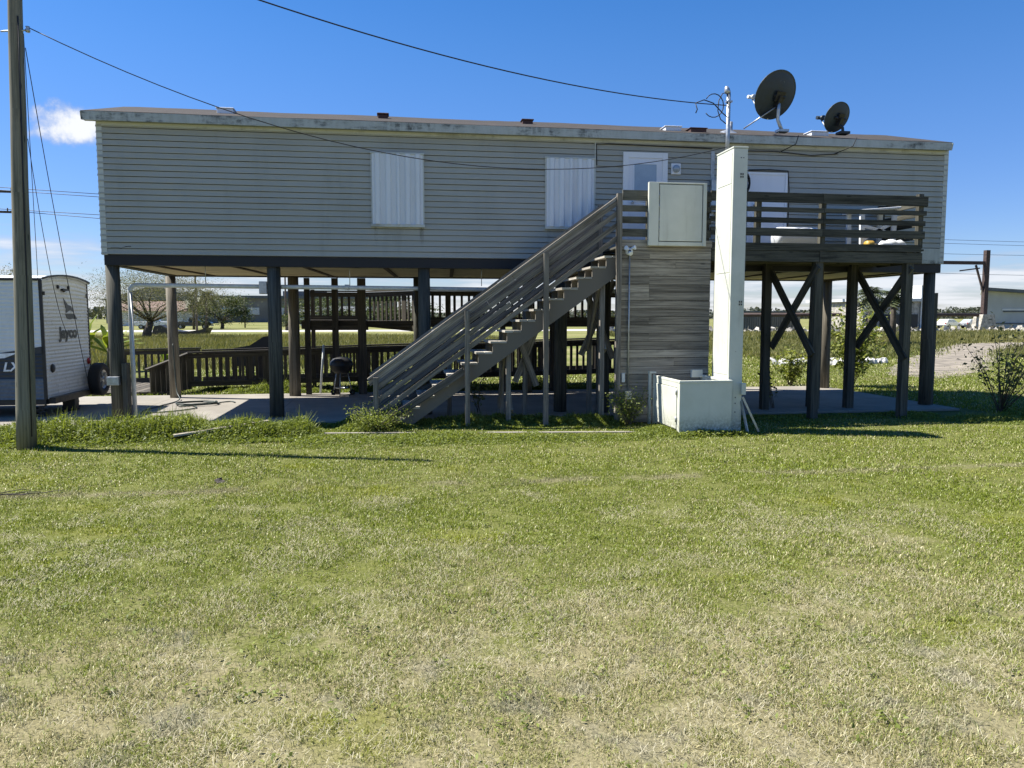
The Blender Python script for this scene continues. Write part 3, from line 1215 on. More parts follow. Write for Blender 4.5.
# ================================================================== DECK
DY = -1.45
deck = thing('wooden_deck', 'weathered raised timber deck with slatted railing on crossbraced posts', 'deck', (9.4, DY, 0))
dk = MB()
x = 9.36
while x < 15.33:
    dk.box((x, DY + 0.045, 3.255), (x + 0.135, -0.07, 3.293), random.uniform(.75, 1.2))
    x += 0.142
dk.build('decking', M['wood_deck'], deck)
f = MB()
f.bar((11.1, DY + .012, 3.300), (15.36, DY + .008, 3.300), 0.042, 0.135, tone=0.9)
f.build('fascia', M['wood_deck'], deck)
f = MB()
f.bar((11.1, DY + .02, 3.128), (13.25, DY + .02, 3.122), 0.04, 0.20, tone=1.0)
f.bar((13.26, DY + .018, 3.122), (15.40, DY + .02, 3.115), 0.04, 0.20, tone=1.15)
f.bar((15.38, DY + .045, 3.13), (15.38, -0.06, 3.13), 0.04, 0.22)
for yy in (-1.0, -0.55, -0.1):
    f.bar((9.5, yy, 3.14), (15.34, yy, 3.14), 0.04, 0.2)
f.build('rim_joist', M['wood_deck'], deck)
# railing boards
for (za, zb, xa, xb) in ((4.29, 4.11, 11.05, 15.44), (4.02, 3.935, 11.05, 15.42), (3.83, 3.735, 11.05, 15.40), (3.635, 3.49, 11.05, 15.40)):
    r_ = MB()
    xm = 13.28 + random.uniform(-.02, .02)
    r_.bar((xa, DY - .025, (za + zb) / 2 + .01), (xm, DY - .025, (za + zb) / 2), 0.04, abs(za - zb), tone=random.uniform(.7, 1.1))
    r_.build('rail', M['wood_deck'], deck)
    r_ = MB()
    r_.bar((xm + .006, DY - .024, (za + zb) / 2), (xb, DY - .028, (za + zb) / 2 - .01), 0.04, abs(za - zb), tone=random.uniform(.7, 1.1))
    r_.build('rail', M['wood_deck'], deck)
for (z, h) in ((4.2, .16), (3.97, .09), (3.78, .09), (3.56, .14)):
    r_ = MB()
    r_.bar((15.40, DY + .02, z), (15.40, -0.04, z), 0.04, h)
    r_.build('end_rail', M['wood_deck'], deck)
# short left stretch of rail above the plank wall, in front of the doors
for (za, zb) in ((4.27, 4.09), (4.00, 3.89), (3.80, 3.68), (3.58, 3.44)):
    r_ = MB()
    r_.bar((9.37, DY - .02, (za + zb) / 2), (9.95, DY - .02, (za + zb) / 2), 0.038, za - zb, tone=random.uniform(1.1, 1.6))
    r_.build('rail', M['wood_deck'], deck)
    r_ = MB()
    r_.bar((10.85, DY - .02, (za + zb) / 2), (11.06, DY - .02, (za + zb) / 2), 0.038, za - zb, tone=random.uniform(.8, 1.2))
    r_.build('rail', M['wood_deck'], deck)
for (x, y, z0, z1, w) in ((13.27, DY + .10, 0, 3.24, .15), (15.17, DY + .10, 0, 3.24, .15), (12.88, -.14, 0, 3.24, .15), (14.78, -.14, 0, 3.24, .16),
                          (14.02, -.14, 0, 3.24, .14), (11.3, DY + .10, 0, 3.24, .14), (9.44, -.14, 0, 3.24, .14), (11.35, -.55, 0, 3.24, .14),
                          (13.30, DY + .045, 3.30, 4.30, .10), (15.34, DY + .045, 3.30, 4.34, .10), (12.0, DY + .045, 3.30, 4.30, .10),
                          (15.34, -.2, 3.30, 4.28, .1), (9.90, DY + .045, 3.30, 4.26, .10), (10.99, DY + .045, 3.30, 4.26, .10)):
    p = MB()
    p.bar((x, y, z0), (x + random.uniform(-.015, .015), y, z1), w, w, (0, 1, 0))
    p.build('post', M['piling'] if z1 < 3.3 else M['wood_deck'], deck)
for (x, ys, zs) in ((12.92, (-.2, DY), (2.9, 1.25)), (12.98, (DY, -.2), (2.95, 1.35)), (14.86, (-.15, DY), (2.95, 1.15)), (14.92, (DY, -.15), (2.95, 1.35))):
    b = MB()
    b.bar((x + (.25 if ys[0] < -1 else 0), ys[0], zs[0]), (x + (.25 if ys[1] < -1 else 0), ys[1], zs[1]), 0.045, 0.15, (0, 0, 1))
    b.build('cross_brace', M['wood_deck'], deck)
# plank wall closing the landing
pw = MB()
z = 0.03
while z < 3.24:
    h = random.choice((0.138, 0.142, 0.145))
    xj = random.choice((None, None, 9.9, 10.4))
    zz_ = min(z + h, 3.25)
    segs = [(9.37, 11.08)] if xj is None else [(9.37, xj - .002), (xj + .002, 11.08)]
    for (a, b) in segs:
        pw.box((a, DY - .012 + random.uniform(-.009, .007), z), (b, DY + .02, zz_), random.uniform(.62, 1.35))
    z += h + random.uniform(.005, .013)
pw.box((9.36, DY - .03, 3.26), (11.09, DY + .02, 3.385), 1.1)
pw.box((9.375, DY + .0205, 0.02), (11.075, DY + .032, 3.25), .5)  # added sheet, toned dark to block light and shade the plank gaps
pw.build('plank_wall', M['wood_wall'], deck)
pb = MB()
for x in (9.45, 10.2, 11.0):
    pb.box((x - .045, DY + .034, 0.02), (x + .045, DY + .1, 3.2))
pb.build('wall_stud', M['wood_deck'], deck)
# flood light on conduit
fl = MB()
fl.tube([(9.51, DY - .04, 0.5), (9.51, DY - .04, 3.12)], 0.014, 8)
fl.box((9.45, DY - .07, 0.46), (9.57, DY - .025, 0.62))
flo = fl.build('conduit', M['steel'], deck)
fl = MB()
fl.lathe([(0.07, 0), (0.07, 0.03), (0.03, 0.05)], (9.50, DY - .02, 3.17), (0, -1, 0), 14)
for (dx, dz, ax) in ((-.05, .05, (-.55, -.6, .1)), (.06, .06, (.6, -.6, .15)), (.0, -.03, (.1, -.8, -.5))):
    fl.lathe([(0.0, -.02), (0.022, -.02), (0.026, 0.015), (0.042, 0.06), (0.038, 0.064), (0, 0.05)], (9.50 + dx * .8, DY - .07, 3.18 + dz * .8), ax, 12)
fl.build('flood_light', M['white'], flo, origin=ORG[deck.name])
ob = MB()
ob.box((9.385, DY - .05, 0.78), (9.45, DY - .013, 0.95))
ob.build('outlet_box', M['pvc'], deck, bevel=0.006)

# ================================================================== STAIRS
SY0, SY1 = -1.43, -0.30
stairs = thing('wooden_staircase', 'weathered grey open wooden staircase rising beside the house to the deck', 'staircase', (4.9, -0.9, 0))
NS = 17
rise, run = 3.29 / NS, 0.2615
X0 = 5.15                       # nosing of the first tread


def sz(x):                      # nosing line
    return rise + (x - X0) / run * rise


for y in (SY0 + 0.03, (SY0 + SY1) / 2, SY1 - 0.03):
    s = MB()
    lo, up_ = [], []
    for k in range(NS - 1):
        xa = X0 + 0.02 + k * run
        lo.append((xa, y - .02, (k) * rise + (0.001 if k == 0 else 0) - (0.0)))
        lo.append((xa, y - .02, (k + 1) * rise - .04))
    poly = lo + [(X0 + (NS - 1) * run, y - .02, (NS - 1) * rise - .04), (X0 + (NS - 1) * run, y - .02, (NS - 1) * rise - .04 - .30), (X0 + 0.02 + .30, y - .02, 0.001)]
    s.prism(poly, (0, 0.04, 0))
    s.build('stringer', M['wood_stair'], stairs)
for k in range(NS - 1):
    t_ = MB()
    xa, z = X0 + k * run, (k + 1) * rise - .039
    t_.box((xa - .02, SY0 - .005, z), (xa + .125, SY1 + .005, z + .038), random.uniform(.8, 1.25))
    t_.box((xa + .135, SY0 - .005, z), (xa + .272, SY1 + .005, z + .038), random.uniform(.8, 1.25))
    t_.build('tread', M['wood_tread'], stairs)
slope = rise / run
CAP0, CAP1 = (4.80, 0.90), (9.30, 4.155)
sl_ = (CAP1[1] - CAP0[1]) / (CAP1[0] - CAP0[0])


def capz(x):
    return CAP0[1] + sl_ * (x - CAP0[0])


for y, side in ((SY0 - .06, -1), (SY1 + .06, 1)):
    c = MB()
    c.bar((4.78, y + .03 * -side, capz(4.78)), (9.32, y + .03 * -side, capz(9.32)), 0.14, 0.038, (0, 0, 1), 1.25)
    c.build('handrail', M['wood_stair'], stairs)
    for (off, hgt, xa, xb, tn) in ((-.085, .085, 4.80, 9.33, 1.3), (-.275, .085, 4.93, 9.33, 1.0), (-.50, .085, 4.93, 9.33, .9), (-.735, .085, 4.93, 9.32, 1.0)):
        b = MB()
        xm = random.uniform(6.6, 7.4)
        for (q0, q1, dt) in ((xa, xm, 1), (xm + .004, xb, .9)):
            b.bar((q0, y, capz(q0) + off + random.uniform(-.008, .008)), (q1, y, capz(q1) + off + random.uniform(-.008, .008)), 0.036, hgt, (0, 0, 1), tn * dt * random.uniform(.85, 1.15))
        b.build('side_rail', M['wood_stair'], stairs)
    b = MB()
    b.bar((5.0, y + .01, capz(5.0) - .96), (6.48 if side < 0 else 6.0, y + .01, capz(6.48 if side < 0 else 6.0) - 1.09), 0.036, 0.13, (0, 0, 1), 0.6)
    b.build('kick_board', M['wood_stair'], stairs)
    for (x, w) in ((4.92, .09), (6.53 if side < 0 else 6.3, .085), (7.95 if side < 0 else 7.8, .09)):
        p = MB()
        yy = y - .035 * (1 if side < 0 else -1) - (.028 if side < 0 else -.028)
        p.bar((x, yy, 0), (x, yy, capz(x) - .06), w, w * .9, (0, 1, 0), random.uniform(.9, 1.15))
        p.build('post', M['wood_stair'], stairs)
# posts at the landing end
for (x, y, z1) in ((9.30, SY0 - .08, 4.2), (9.28, SY1 + .03, 4.15)):
    p = MB()
    p.bar((x, y, 0), (x, y, z1), .09, .09, (0, 1, 0), 1.0)
    p.build('post', M['wood_stair'], stairs)
# under-landing bents with crossed braces
for (x, z1) in ((7.30, 1.55), (9.05, 2.7)):
    for y in (SY0 + .12, SY1 - .1):
        p = MB()
        p.bar((x, y, 0), (x, y, z1), .085, .085, (0, 1, 0), 1.1)
        p.build('post', M['wood_stair'], stairs)
    for (ya, yb) in ((SY0 + .12, SY1 - .1), (SY1 - .1, SY0 + .12)):
        b = MB()
        b.bar((x - .06 if ya < yb else x + .06, ya, z1 - .15), (x - .06 if ya < yb else x + .06, yb, max(.25, z1 - 1.35)), .04, .13, (0, 0, 1), 1.2)
        b.build('cross_brace', M['wood_stair'], stairs)

for (xa, za, xb, zb) in ((8.95, 2.62, 9.58, 1.15), (9.60, 2.70, 8.93, 1.22), (7.62, 1.70, 8.02, .62), (8.04, 1.78, 7.60, .70)):
    b = MB()
    yb = SY1 + (.06 if xa < xb else .11)
    b.bar((xa, yb, za), (xb, yb, zb), .036, .12, (0, 0, 1), 1.5)  # paler tone paints in the sunlight that partly catches these braces
    b.build('cross_brace', M['wood_stair'], stairs)

# ================================================================== LIFT
LX0, LX1, LY0, LY1 = 9.94, 10.86, -2.99, -1.70
lift = thing('wheelchair_lift', 'pale green enamelled vertical wheelchair lift with tall mast and low platform box', 'lift', (10.5, -2.4, 0))
tw = MB()
tw.box((10.875, -2.80, 0.03), (11.125, -2.12, 4.78))
two = tw.build('mast', M['lift'], lift, bevel=0.008)
cp = MB()
cp.box((10.867, -2.808, 4.783), (11.133, -2.112, 4.812))
cp.build('mast_cap', M['lift'], two, origin=ORG[lift.name], bevel=0.006)
ac = MB()
for (za, zb) in ((1.0, 2.72), (2.735, 4.2), (4.215, 4.72)):
    ac.box((10.869, -2.745, za), (10.8745, -2.19, zb))
ac.build('access_panel', M['lift'], two, origin=ORG[lift.name], bevel=0.002)
sl2 = MB()
for (dx, dz) in ((0, 0), (.035, 0), (0, .045), (.035, .045)):
    sl2.box((11.00 + dx, -2.806, 4.30 + dz), (11.018 + dx, -2.8005, 4.33 + dz))
    sl2.box((11.03 + dx, -2.806, 2.18 + dz), (11.048 + dx, -2.8005, 2.21 + dz))
sl2.box((11.0, -2.806, 4.62), (11.012, -2.8005, 4.635))
sl2.box((11.045, -2.806, 4.62), (11.057, -2.8005, 4.635))
for z in (0.35, .5, .6):
    sl2.box((11.0, -2.806, z), (11.015, -2.8005, z + .02))
sl2.build('vent_slot', M['black'], two, origin=ORG[lift.name])
bx = MB()
bx.box((11.09, -2.87, 0.66), (11.17, -2.806, 0.86))
bx.build('control_box', M['lift'], two, origin=ORG[lift.name], bevel=0.008)
for q in (((11.14, -2.80, .62), (11.42, -2.86, .02)), ((11.12, -2.80, .55), (11.2, -2.9, .02))):
    b = MB()
    b.bar(q[0], q[1], .035, .035)
    b.build('mast_brace', M['steel'], lift)
# platform box: three walls, hinged door on the left side, open towards the house
pf = MB()
pf.box((LX0, LY0, 0.06), (LX1, LY0 + .035, 0.885))
pf.box((LX0 - .008, LY0 - .008, 0.885), (LX1 + .006, LY0 + .05, 0.925))
pf.build('front_wall', M['lift'], lift, bevel=0.005)
pf = MB()
pf.box((LX0 + .002, LY0 + .037, 0.06), (LX0 + .035, LY0 + .12, 0.885))
pf.box((LX0 + .002, LY1 - .12, 0.06), (LX0 + .035, LY1, 0.885))
pf.box((LX0 - .002, LY0 + .052, 0.885), (LX0 + .045, LY1, 0.925))
pf.box((LX0 + .002, LY0 + .12, 0.80), (LX0 + .035, LY1 - .12, 0.885))
pf.build('side_frame', M['lift'], lift, bevel=0.004)
pd_ = MB()
pd_.box((LX0 - .012, LY0 + .126, 0.10), (LX0 + .026, LY1 - .126, 0.79))
pdo = pd_.build('side_door', M['lift'], lift, bevel=0.006)
hg = MB()
for z in (0.22, .68):
    hg.tube([(LX0 - .016, LY0 + .12, z), (LX0 - .016, LY0 + .12, z + .09)], .014, 8)
hg.build('hinge', M['steel'], pdo, origin=ORG[lift.name])
pf = MB()
pf.box((LX1 - .03, LY0 + .04, 0.06), (LX1, LY1, 0.885))
pf.box((LX1 - .04, LY0 + .052, 0.885), (LX1 + .004, LY1, 0.925))
pf.build('rear_wall', M['lift'], lift, bevel=0.004)
pf = MB()
pf.box((LX0 + .03, LY0 + .04, 0.03), (LX1 - .03, LY1, 0.075))
pf.build('platform_floor', M['steel'], lift)
pf = MB()
pf.bar((LX0 - .05, LY1 + .10, 0.02), (LX0 - .05, LY1 + .10, 0.955), .045, .06, (0, 1, 0), 1)
pf.bar((LX0 + .02, LY1 + .06, 0.02), (LX0 + .02, LY1 + .06, 0.93), .03, .05, (0, 1, 0), 1)
pf.box((LX0 - .075, LY1 + .03, 0.956), (LX0 + .05, LY1 + .13, 0.985))
pf.build('gate_post', M['lift'], lift)
pf = MB()
pf.box((LX1 - .24, LY1 - .10, 0.88), (LX1 - .03, LY1 - .03, 1.02))
pf.build('control_panel', M['lift'], lift, bevel=0.006)
# upper gate
gate = thing('lift_gate', 'pale green square metal gate closing the deck railing above plank wall', 'gate', (10.4, DY - .12, 3.27))
gt = MB()
gt.box((9.83, DY - .13, 3.275), (10.02, DY - .06, 4.41))
gt.box((10.86, DY - .13, 3.275), (10.93, DY - .06, 4.41))
gt.box((10.022, DY - .13, 4.385), (10.858, DY - .06, 4.41))
gt.box((10.022, DY - .13, 3.275), (10.858, DY - .06, 3.345))
gt.build('gate_frame', M['lift'], gate, bevel=0.005)
gt = MB()
gt.box((10.035, DY - .125, 3.36), (10.845, DY - .07, 4.372))
gto = gt.build('gate_panel', M['lift'], gate, bevel=0.006)
gt = MB()
gt.box((10.024, DY - .10, 3.347), (10.856, DY - .062, 4.383))
gt.build('gap_backing', M['lift_dark'], gate)  # dark sheet behind the panel, seen in the gap around it
gt = MB()
for z in (3.55, 3.7, 3.95, 4.15):
    gt.tube([(10.028, DY - .13, z), (10.028, DY - .13, z + .07)], .008, 6)
gt.build('hinge', M['steel'], gto, origin=ORG[gate.name])

# things standing on the deck
tk = thing('white_tank', 'white cylindrical tank lying on its side on the deck', 'tank', (13.1, -0.85, 3.295))
m_ = MB()
m_.lathe([(0, 0), (0.15, 0.02), (0.2, 0.07), (0.205, 0.12), (0.205, 0.85), (0.2, 0.9), (0.15, 0.95), (0, 0.97)], (12.62, -0.85, 3.53), (1, 0, 0), 22)
m_.build('tank_shell', M['white'], tk)
m_ = MB()
for x in (12.8, 13.35):
    m_.box((x - .04, -1.0, 3.295), (x + .04, -.7, 3.36))
m_.build('cradle', M['black'], tk)
tb = thing('folding_table', 'white plastic folding table with slanted legs at the deck end', 'table', (14.75, -0.7, 3.295))
m_ = MB()
m_.bar((14.3, -0.75, 4.06), (15.2, -0.75, 4.14), .6, .04)
m_.build('tabletop', M['white'], tb, bevel=0.01)
for (xa, xb) in ((14.42, 14.40), (15.08, 15.10)):
    for y in (-.98, -.52):
        m_ = MB()
        m_.bar((xa, y, 3.30), (xb, y, 4.06), .09, .05, (0, 1, 0), 1)
        m_.build('leg', M['white'], tb)
m_ = MB()
m_.bar((14.42, -.98, 3.78), (15.08, -.98, 3.62), .03, .06, (0, 0, 1), 1)
m_.bar((14.42, -.98, 3.50), (15.08, -.98, 3.86), .03, .07, (0, 0, 1), 1)
m_.build('stretcher', M['white'], tb)
jug = MB()
jug.lathe([(0, 0), (0.075, 0), (0.085, .03), (0.085, .14), (0.04, .19), (0.025, .2), (0.025, .24), (0, .24)], (14.35, -1.22, 3.38), (1, .1, 0), 14)
tag(jug.build('jug', M['yellow'], origin=(14.35, -1.22, 3.295)), 'yellow plastic jug lying on the deck beside the table', 'jug')
bag = MB()
pr_b = []
for k in range(9):
    t = k / 8
    pr_b.append((0.10 * (math.sin(math.pi * t) ** 0.4) * (1 + .18 * math.sin(k * 2.3)), t * .62))
bag.lathe(pr_b, (14.62, -1.2, 3.39), (1, 0, 0), 14)
tag(bag.build('cloth_bundle', M['white'], origin=(14.9, -1.2, 3.295)), 'rolled white cloth bundle lying under the table on the deck', 'bundle')

# ================================================================== roof equipment
def dish(name, label, c, r, n_axis, base, pole_r, strut, bend):
    d = thing(name, label, 'satellite dish', base)
    c = Vector(c)
    ax = Vector(n_axis).normalized()
    s = MB()
    prof = []
    for k in range(9):
        t = k / 8
        prof.append((r * t + 1e-4, -0.20 * r * (1 - t * t)))
    back = [(rr, h - .012) for rr, h in prof]
    s.lathe(prof[::1] + [(r + .006, 0.004), (r + .006, -0.014)] + back[::-1], c, ax, 40)
    s.build('reflector', M['dish'], d)
    bk = MB()
    b0 = c - ax * (0.20 * r + .02)
    side = ax.cross(Vector((0, 0, 1))).normalized()
    upv = side.cross(ax)
    bk.bar(b0 - upv * .20 * r - ax * .03, b0 + upv * .1 - ax * .03, .22 * r * 2, .05, tuple(ax), 1)
    bk.bar(b0 - upv * .50 * r - ax * .05, b0 + upv * .02 - ax * .05, .08, .09, tuple(ax), 1)
    bk.tube([b0 - side * .12, b0 + side * .12 - ax * .05], .03, 8)
    bk.build('back_bracket', M['black'], d)
    pm = MB()
    hi = b0 - ax * .07 - upv * .12
    pm.tube([base, Vector(base).lerp(Vector(bend), .5), bend, Vector(bend).lerp(hi, .6), hi], pole_r, 12)
    pm.build('mast', M['steel'] if strut else M['black'], d)
    ft = MB()
    ft.box((base[0] - .11, base[1] - .09, base[2] - .03), (base[0] + .11, base[1] + .09, base[2] + .02))
    ft.build('foot_plate', M['steel'] if strut else M['black'], d)
    if strut:
        q = MB()
        q.tube([hi - upv * .05, strut], .014, 8)
        q.build('strut', M['steel'], d)
    arm = MB()
    tip = c + ax * r * 1.45 - upv * r * .42
    arm.tube([c - upv * r * .98 - ax * .02, c - upv * r * 1.02 + ax * r * .3, tip], .016, 8)
    arm.build('feed_arm', M['steel'], d)
    lf = MB()
    dirn = (c - tip).normalized()
    lf.lathe([(0, -.10), (.03, -.1), (.035, 0), (.05, .05), (.055, .10), (0, .1)], tip, dirn, 12)
    lf.tube([tip - side * .09, tip + side * .09], .035, 10)
    lf.build('feed_horn', M['pvc'] if strut else M['dish'], d)
    return d, c, ax, side, upv


d1 = dish('satellite_dish', 'large dark satellite dish with side strut on the roof beside service mast',
          (12.99, -0.02, 6.49), 0.485, (-0.23, 0.856, 0.452), (13.12, -0.1, 5.76), 0.035, (12.45, 0.25, 5.86), (13.02, -0.1, 5.98))
mk = MB()
cc, ax, sd, uv_ = d1[1], d1[2], d1[3], d1[4]
q = cc - ax * (0.20 * .475 * .55 + .022) + uv_ * .26 - sd * .0
for k, wd in enumerate((.014, .02, .012, .018)):
    p0 = q + sd * (.05 - k * .03)
    mk.bar(p0 - uv_ * .012, p0 + uv_ * .018, wd, .004, tuple(ax), 1)
mk.build('logo_mark', M['decal_white'], d1[0])
dish('satellite_dish', 'smaller dark satellite dish on a short foot nearest the right roof end',
     (14.36, -0.02, 6.10), 0.305, (-0.23, 0.856, 0.452), (14.45, -0.12, 5.76), 0.03, None, (14.44, -0.12, 5.86))

sm = thing('service_mast', 'thin steel electric service mast with weatherhead rising through the eave', 'mast', (11.93, -0.12, 3.0))
m_ = MB()
m_.tube([(11.84, -0.36, 4.72), (11.84, -0.36, 6.40)], 0.04, 12)
mo = m_.build('mast_pipe', M['steel'], sm)
m_ = MB()
m_.lathe([(0.0, .10), (.035, .085), (.055, .03), (.06, -.03), (.04, -.05)], (11.81, -0.36, 6.42), (-.25, 0, 1), 10)
m_.build('weatherhead', M['steel'], sm)
m_ = MB()
m_.box((11.78, -.42, 6.20), (11.90, -.34, 6.23))
m_.build('clamp', M['steel'], sm)
m_ = MB()
loop_c = Vector((11.52, -.40, 6.12))
m_.tube([loop_c + Vector((.20 * math.cos(a), -.03 * math.sin(a * .5), .22 * math.sin(a))) for a in [2.6 - k * .36 for k in range(15)]], .010, 6)
m_.tube([(11.80, -.36, 6.40), (11.70, -.38, 6.36), (11.62, -.40, 6.22), (11.60, -.41, 6.02), (11.66, -.41, 5.86), (11.78, -.40, 5.78)], .010, 6)
m_.tube([(11.82, -.40, 5.9), (11.70, -.41, 5.98), (11.5, -.42, 6.16), (11.30, -.44, 6.21), (11.12, -.45, 6.14), (11.16, -.45, 6.02), (11.13, -.45, 5.95)], .011, 6)
m_.build('drip_loop', M['cable'], sm)


# ================================================================== wires
def wire(name, label, p0, p1, sag, r, n=28, m='cable'):
    w = MB()
    p0, p1 = Vector(p0), Vector(p1)
    pts = []
    for k in range(n + 1):
        t = k / n
        q = p0.lerp(p1, t)
        q.z -= sag * 4 * t * (1 - t)
        pts.append(q)
    w.tube(pts, r, 6)
    return tag(w.build(name, M[m], origin=tuple(p0)), label, 'wire')


POLE_TOP = Vector((-0.045, -2.65, 9.0))
POLE_BASE = Vector((-0.25, -2.73, 0.0))


def pole_at(z):
    return POLE_BASE.lerp(POLE_TOP, z / POLE_TOP.z)


pole = thing('utility_pole', 'weathered round wooden utility pole nearest the camera in front of trailer', 'utility pole', tuple(POLE_BASE))
pm = MB()
zs = [0, .6, 1.5, 2.6, 3.8, 5, 6.2, 7.6, 9.0]
pm.tube([pole_at(z) + Vector((random.uniform(-.006, .006), random.uniform(-.006, .006), 0)) for z in zs], [.136 - .0066 * z for z in zs], 20)
pm.build('shaft', M['pole_wood'], pole)
ins = MB()
pz = pole_at(6.05)
ins.tube([pz + Vector((-.2, 0, .05)), pz + Vector((.18, -.02, .08))], .012, 6)
ins.lathe([(0, 0), (.03, 0), (.035, .03), (.02, .06), (.03, .08), (0, .09)], pz + Vector((.17, -.02, .05)), (0, 0, 1), 10)
ins.build('wire_bracket', M['steel'], pole)
cd = MB()
cd.tube([pole_at(z) + Vector((.108 - .0065 * z, -.085, 0)) for z in (0.2, 1.5, 3, 4.5, 6.3)], .010, 6)
cd.build('ground_wire', M['cable'], pole)

wire('service_wire', 'black service wire sagging from wooden pole across the siding to mast', pz + Vector((.17, -.02, .12)), (11.80, -0.42, 5.33), 1.08, .0075)
wire('service_wire', 'black overhead wire descending from top of picture to service mast', (-2.7, -7.7, 7.28), (11.80, -0.38, 6.14), 0.75, .0095, 40)
wire('hanging_cable', 'thin black cable hanging down from pole to the trailer bumper', pole_at(5.9) + Vector((.1, .05, 0)), (-1.30, 2.62, .42), 0.25, .006)
wire('hanging_cable', 'thin black cable looping from pole to trailer rear face', pole_at(4.6) + Vector((.1, .05, 0)), (-1.34, 1.75, 1.62), 0.55, .005)
wire('hanging_cable', 'thin black cable slanting beside pole to left trailer corner', pole_at(6.1) + Vector((.08, .05, 0)), (-1.43, .74, 2.50), 0.05, .005)

# ================================================================== RAMP behind the house
ramp = thing('wheelchair_ramp', 'dark timber switchback ramp with baluster railings behind the house', 'ramp', (4.0, 6.0, 0))


def rail_panel(p0, p1, z0a, z1a, z0b, z1b, sp_=0.18, bw=0.062, posts=True, name='railing'):
    """balusters between a bottom plate and a cap from p0 to p1; z0/z1 are bottom and top at both ends"""
    p0, p1 = Vector((*p0, 0)), Vector((*p1, 0))
    L = (p1 - p0).length
    d = (p1 - p0).normalized()
    nrm = Vector((d.y, -d.x, 0))
    b = MB()
    up3 = Vector((0, 0, 1))
    b.bar(p0 + up3 * z1a, p1 + up3 * z1b, .14, .04)
    b.bar(p0 + up3 * (z1a - .09), p1 + up3 * (z1b - .09), .04, .12)
    b.bar(p0 + up3 * (z0a + .06), p1 + up3 * (z0b + .06), .04, .14)
    n = int(L / sp_)
    for k in range(n):
        t = (k + .5) / n
        q = p0.lerp(p1, t) - nrm * .04
        za, zb = z0a + (z0b - z0a) * t, z1a + (z1b - z1a) * t
        w = bw * random.uniform(.9, 1.1)
        if k % 9 == 8:
            w = .17
        b.bar(q + up3 * za, q + up3 * (zb - .03), w, .035, tuple(nrm))
    return b.build(name, M['wood_ramp'], ramp)


rail_panel((-0.1, 6.0), (11.5, 5.9), .16, 1.04, .40, 1.34)
rail_panel((-0.1, 7.5), (11.5, 7.4), .16, 1.04, .40, 1.34)
rail_panel((-2.6, 8.6), (-0.4, 8.55), .06, 1.02, .10, 1.06, name='railing')
sb = MB()
for k in range(8):
    t = k / 7.5
    q = Vector((-0.10 - t * .75, 6.0 - t * .75, 0))
    zt = 1.02 - t * .35
    sb.bar(q + Vector((0, 0, .08)), q + Vector((0, 0, zt)), .13, .03, (.7, -.7, 0))
sb.bar((-0.08, 6.02, 1.04), (-.92, 5.2, .66), .14, .04)
sb.build('end_panel', M['wood_ramp'], ramp)
dk2 = MB()
for k in range(82):
    x = -0.05 + k * .142
    z = .15 + (x + .1) / 11.6 * .25
    dk2.box((x, 5.98, z), (x + .136, 7.4, z + .035), random.uniform(.8, 1.2))
for k in range(11):
    dk2.box((-2.55 + k * .2, 5.4 + .0, .03), (-2.55 + k * .2 + .17, 8.5, .08), random.uniform(1.2, 2.0))
dk2.build('lower_boards', M['wood_ramp'], ramp)
ud = MB()
ud.box((3.0, 4.5, 1.80), (4.55, 6.1, 1.90))
ud.box((2.98, 6.02, 1.62), (4.55, 6.08, 1.80))
ud.box((2.98, 4.44, 1.68), (4.55, 4.5, 1.88))
b0 = [(4.5, 4.5), (12.5, 4.45), (12.5, 5.9), (4.5, 6.0)]
ud.prism([(x, y, 1.72) for x, y in b0], (0, 0, .16))
ud.build('upper_walkway', M['wood_ramp'], ramp)
rail_panel((3.02, 6.0), (4.52, 6.0), 1.88, 2.66, 1.88, 2.66)
rail_panel((4.52, 6.0), (5.75, 4.42), 1.72, 2.66, 1.62, 2.66)
rail_panel((5.75, 4.42), (12.4, 4.42), 1.84, 2.66, 1.84, 2.62)
for (x, y, z1, w) in ((3.13, 4.42, 2.93, .13), (3.80, 4.44, 2.93, .15), (4.45, 4.42, 2.93, .20), (3.1, 6.05, 2.7, .1), (6.6, 4.46, 2.6, .13), (8.0, 4.46, 2.6, .13),
                      (9.3, 4.46, 2.6, .13), (10.6, 4.46, 2.6, .13), (11.9, 4.46, 2.6, .13), (1.9, 6.06, 1.1, .13), (4.3, 6.06, 1.15, .13), (6.7, 6.04, 1.2, .13), (9.1, 6.02, 1.25, .13)):
    p = MB()
    p.bar((x, y, 0), (x, y, z1), w, w, (0, 1, 0))
    p.build('post', M['wood_ramp'], ramp)

# leaning white stick, kettle grill, hose
stick = MB()
stick.tube([(3.38, 4.66, .06), (3.50, 4.56, 1.28)], .028, 8)
tag(stick.build('white_pipe', M['pvc'], origin=(3.38, 4.66, .055)), 'white plastic pipe leaning upright by the ramp posts behind grill', 'pipe')
gr = thing('kettle_grill', 'black kettle grill on tripod legs standing at back of the slab', 'grill', (3.92, 4.1, .055))
gc = Vector((3.95, 4.1, 0))
m_ = MB()
m_.lathe([(0.02, .58), (.16, .60), (.25, .69), (.28, .80)], gc, (0, 0, 1), 24)
m_.build('bowl', M['black'], gr)
m_ = MB()
m_.lathe([(.285, .80), (.27, .88), (.2, .96), (.08, 1.0), (0, 1.005)], gc, (0, 0, 1), 24)
lid = m_.build('lid', M['black'], gr)
m_ = MB()
m_.tube([gc + Vector((-.06, 0, 1.0)), gc + Vector((-.05, 0, 1.05)), gc + Vector((.05, 0, 1.05)), gc + Vector((.06, 0, 1.0))], .012, 6)
m_.build('lid_handle', M['rusty'], lid, origin=ORG[gr.name])
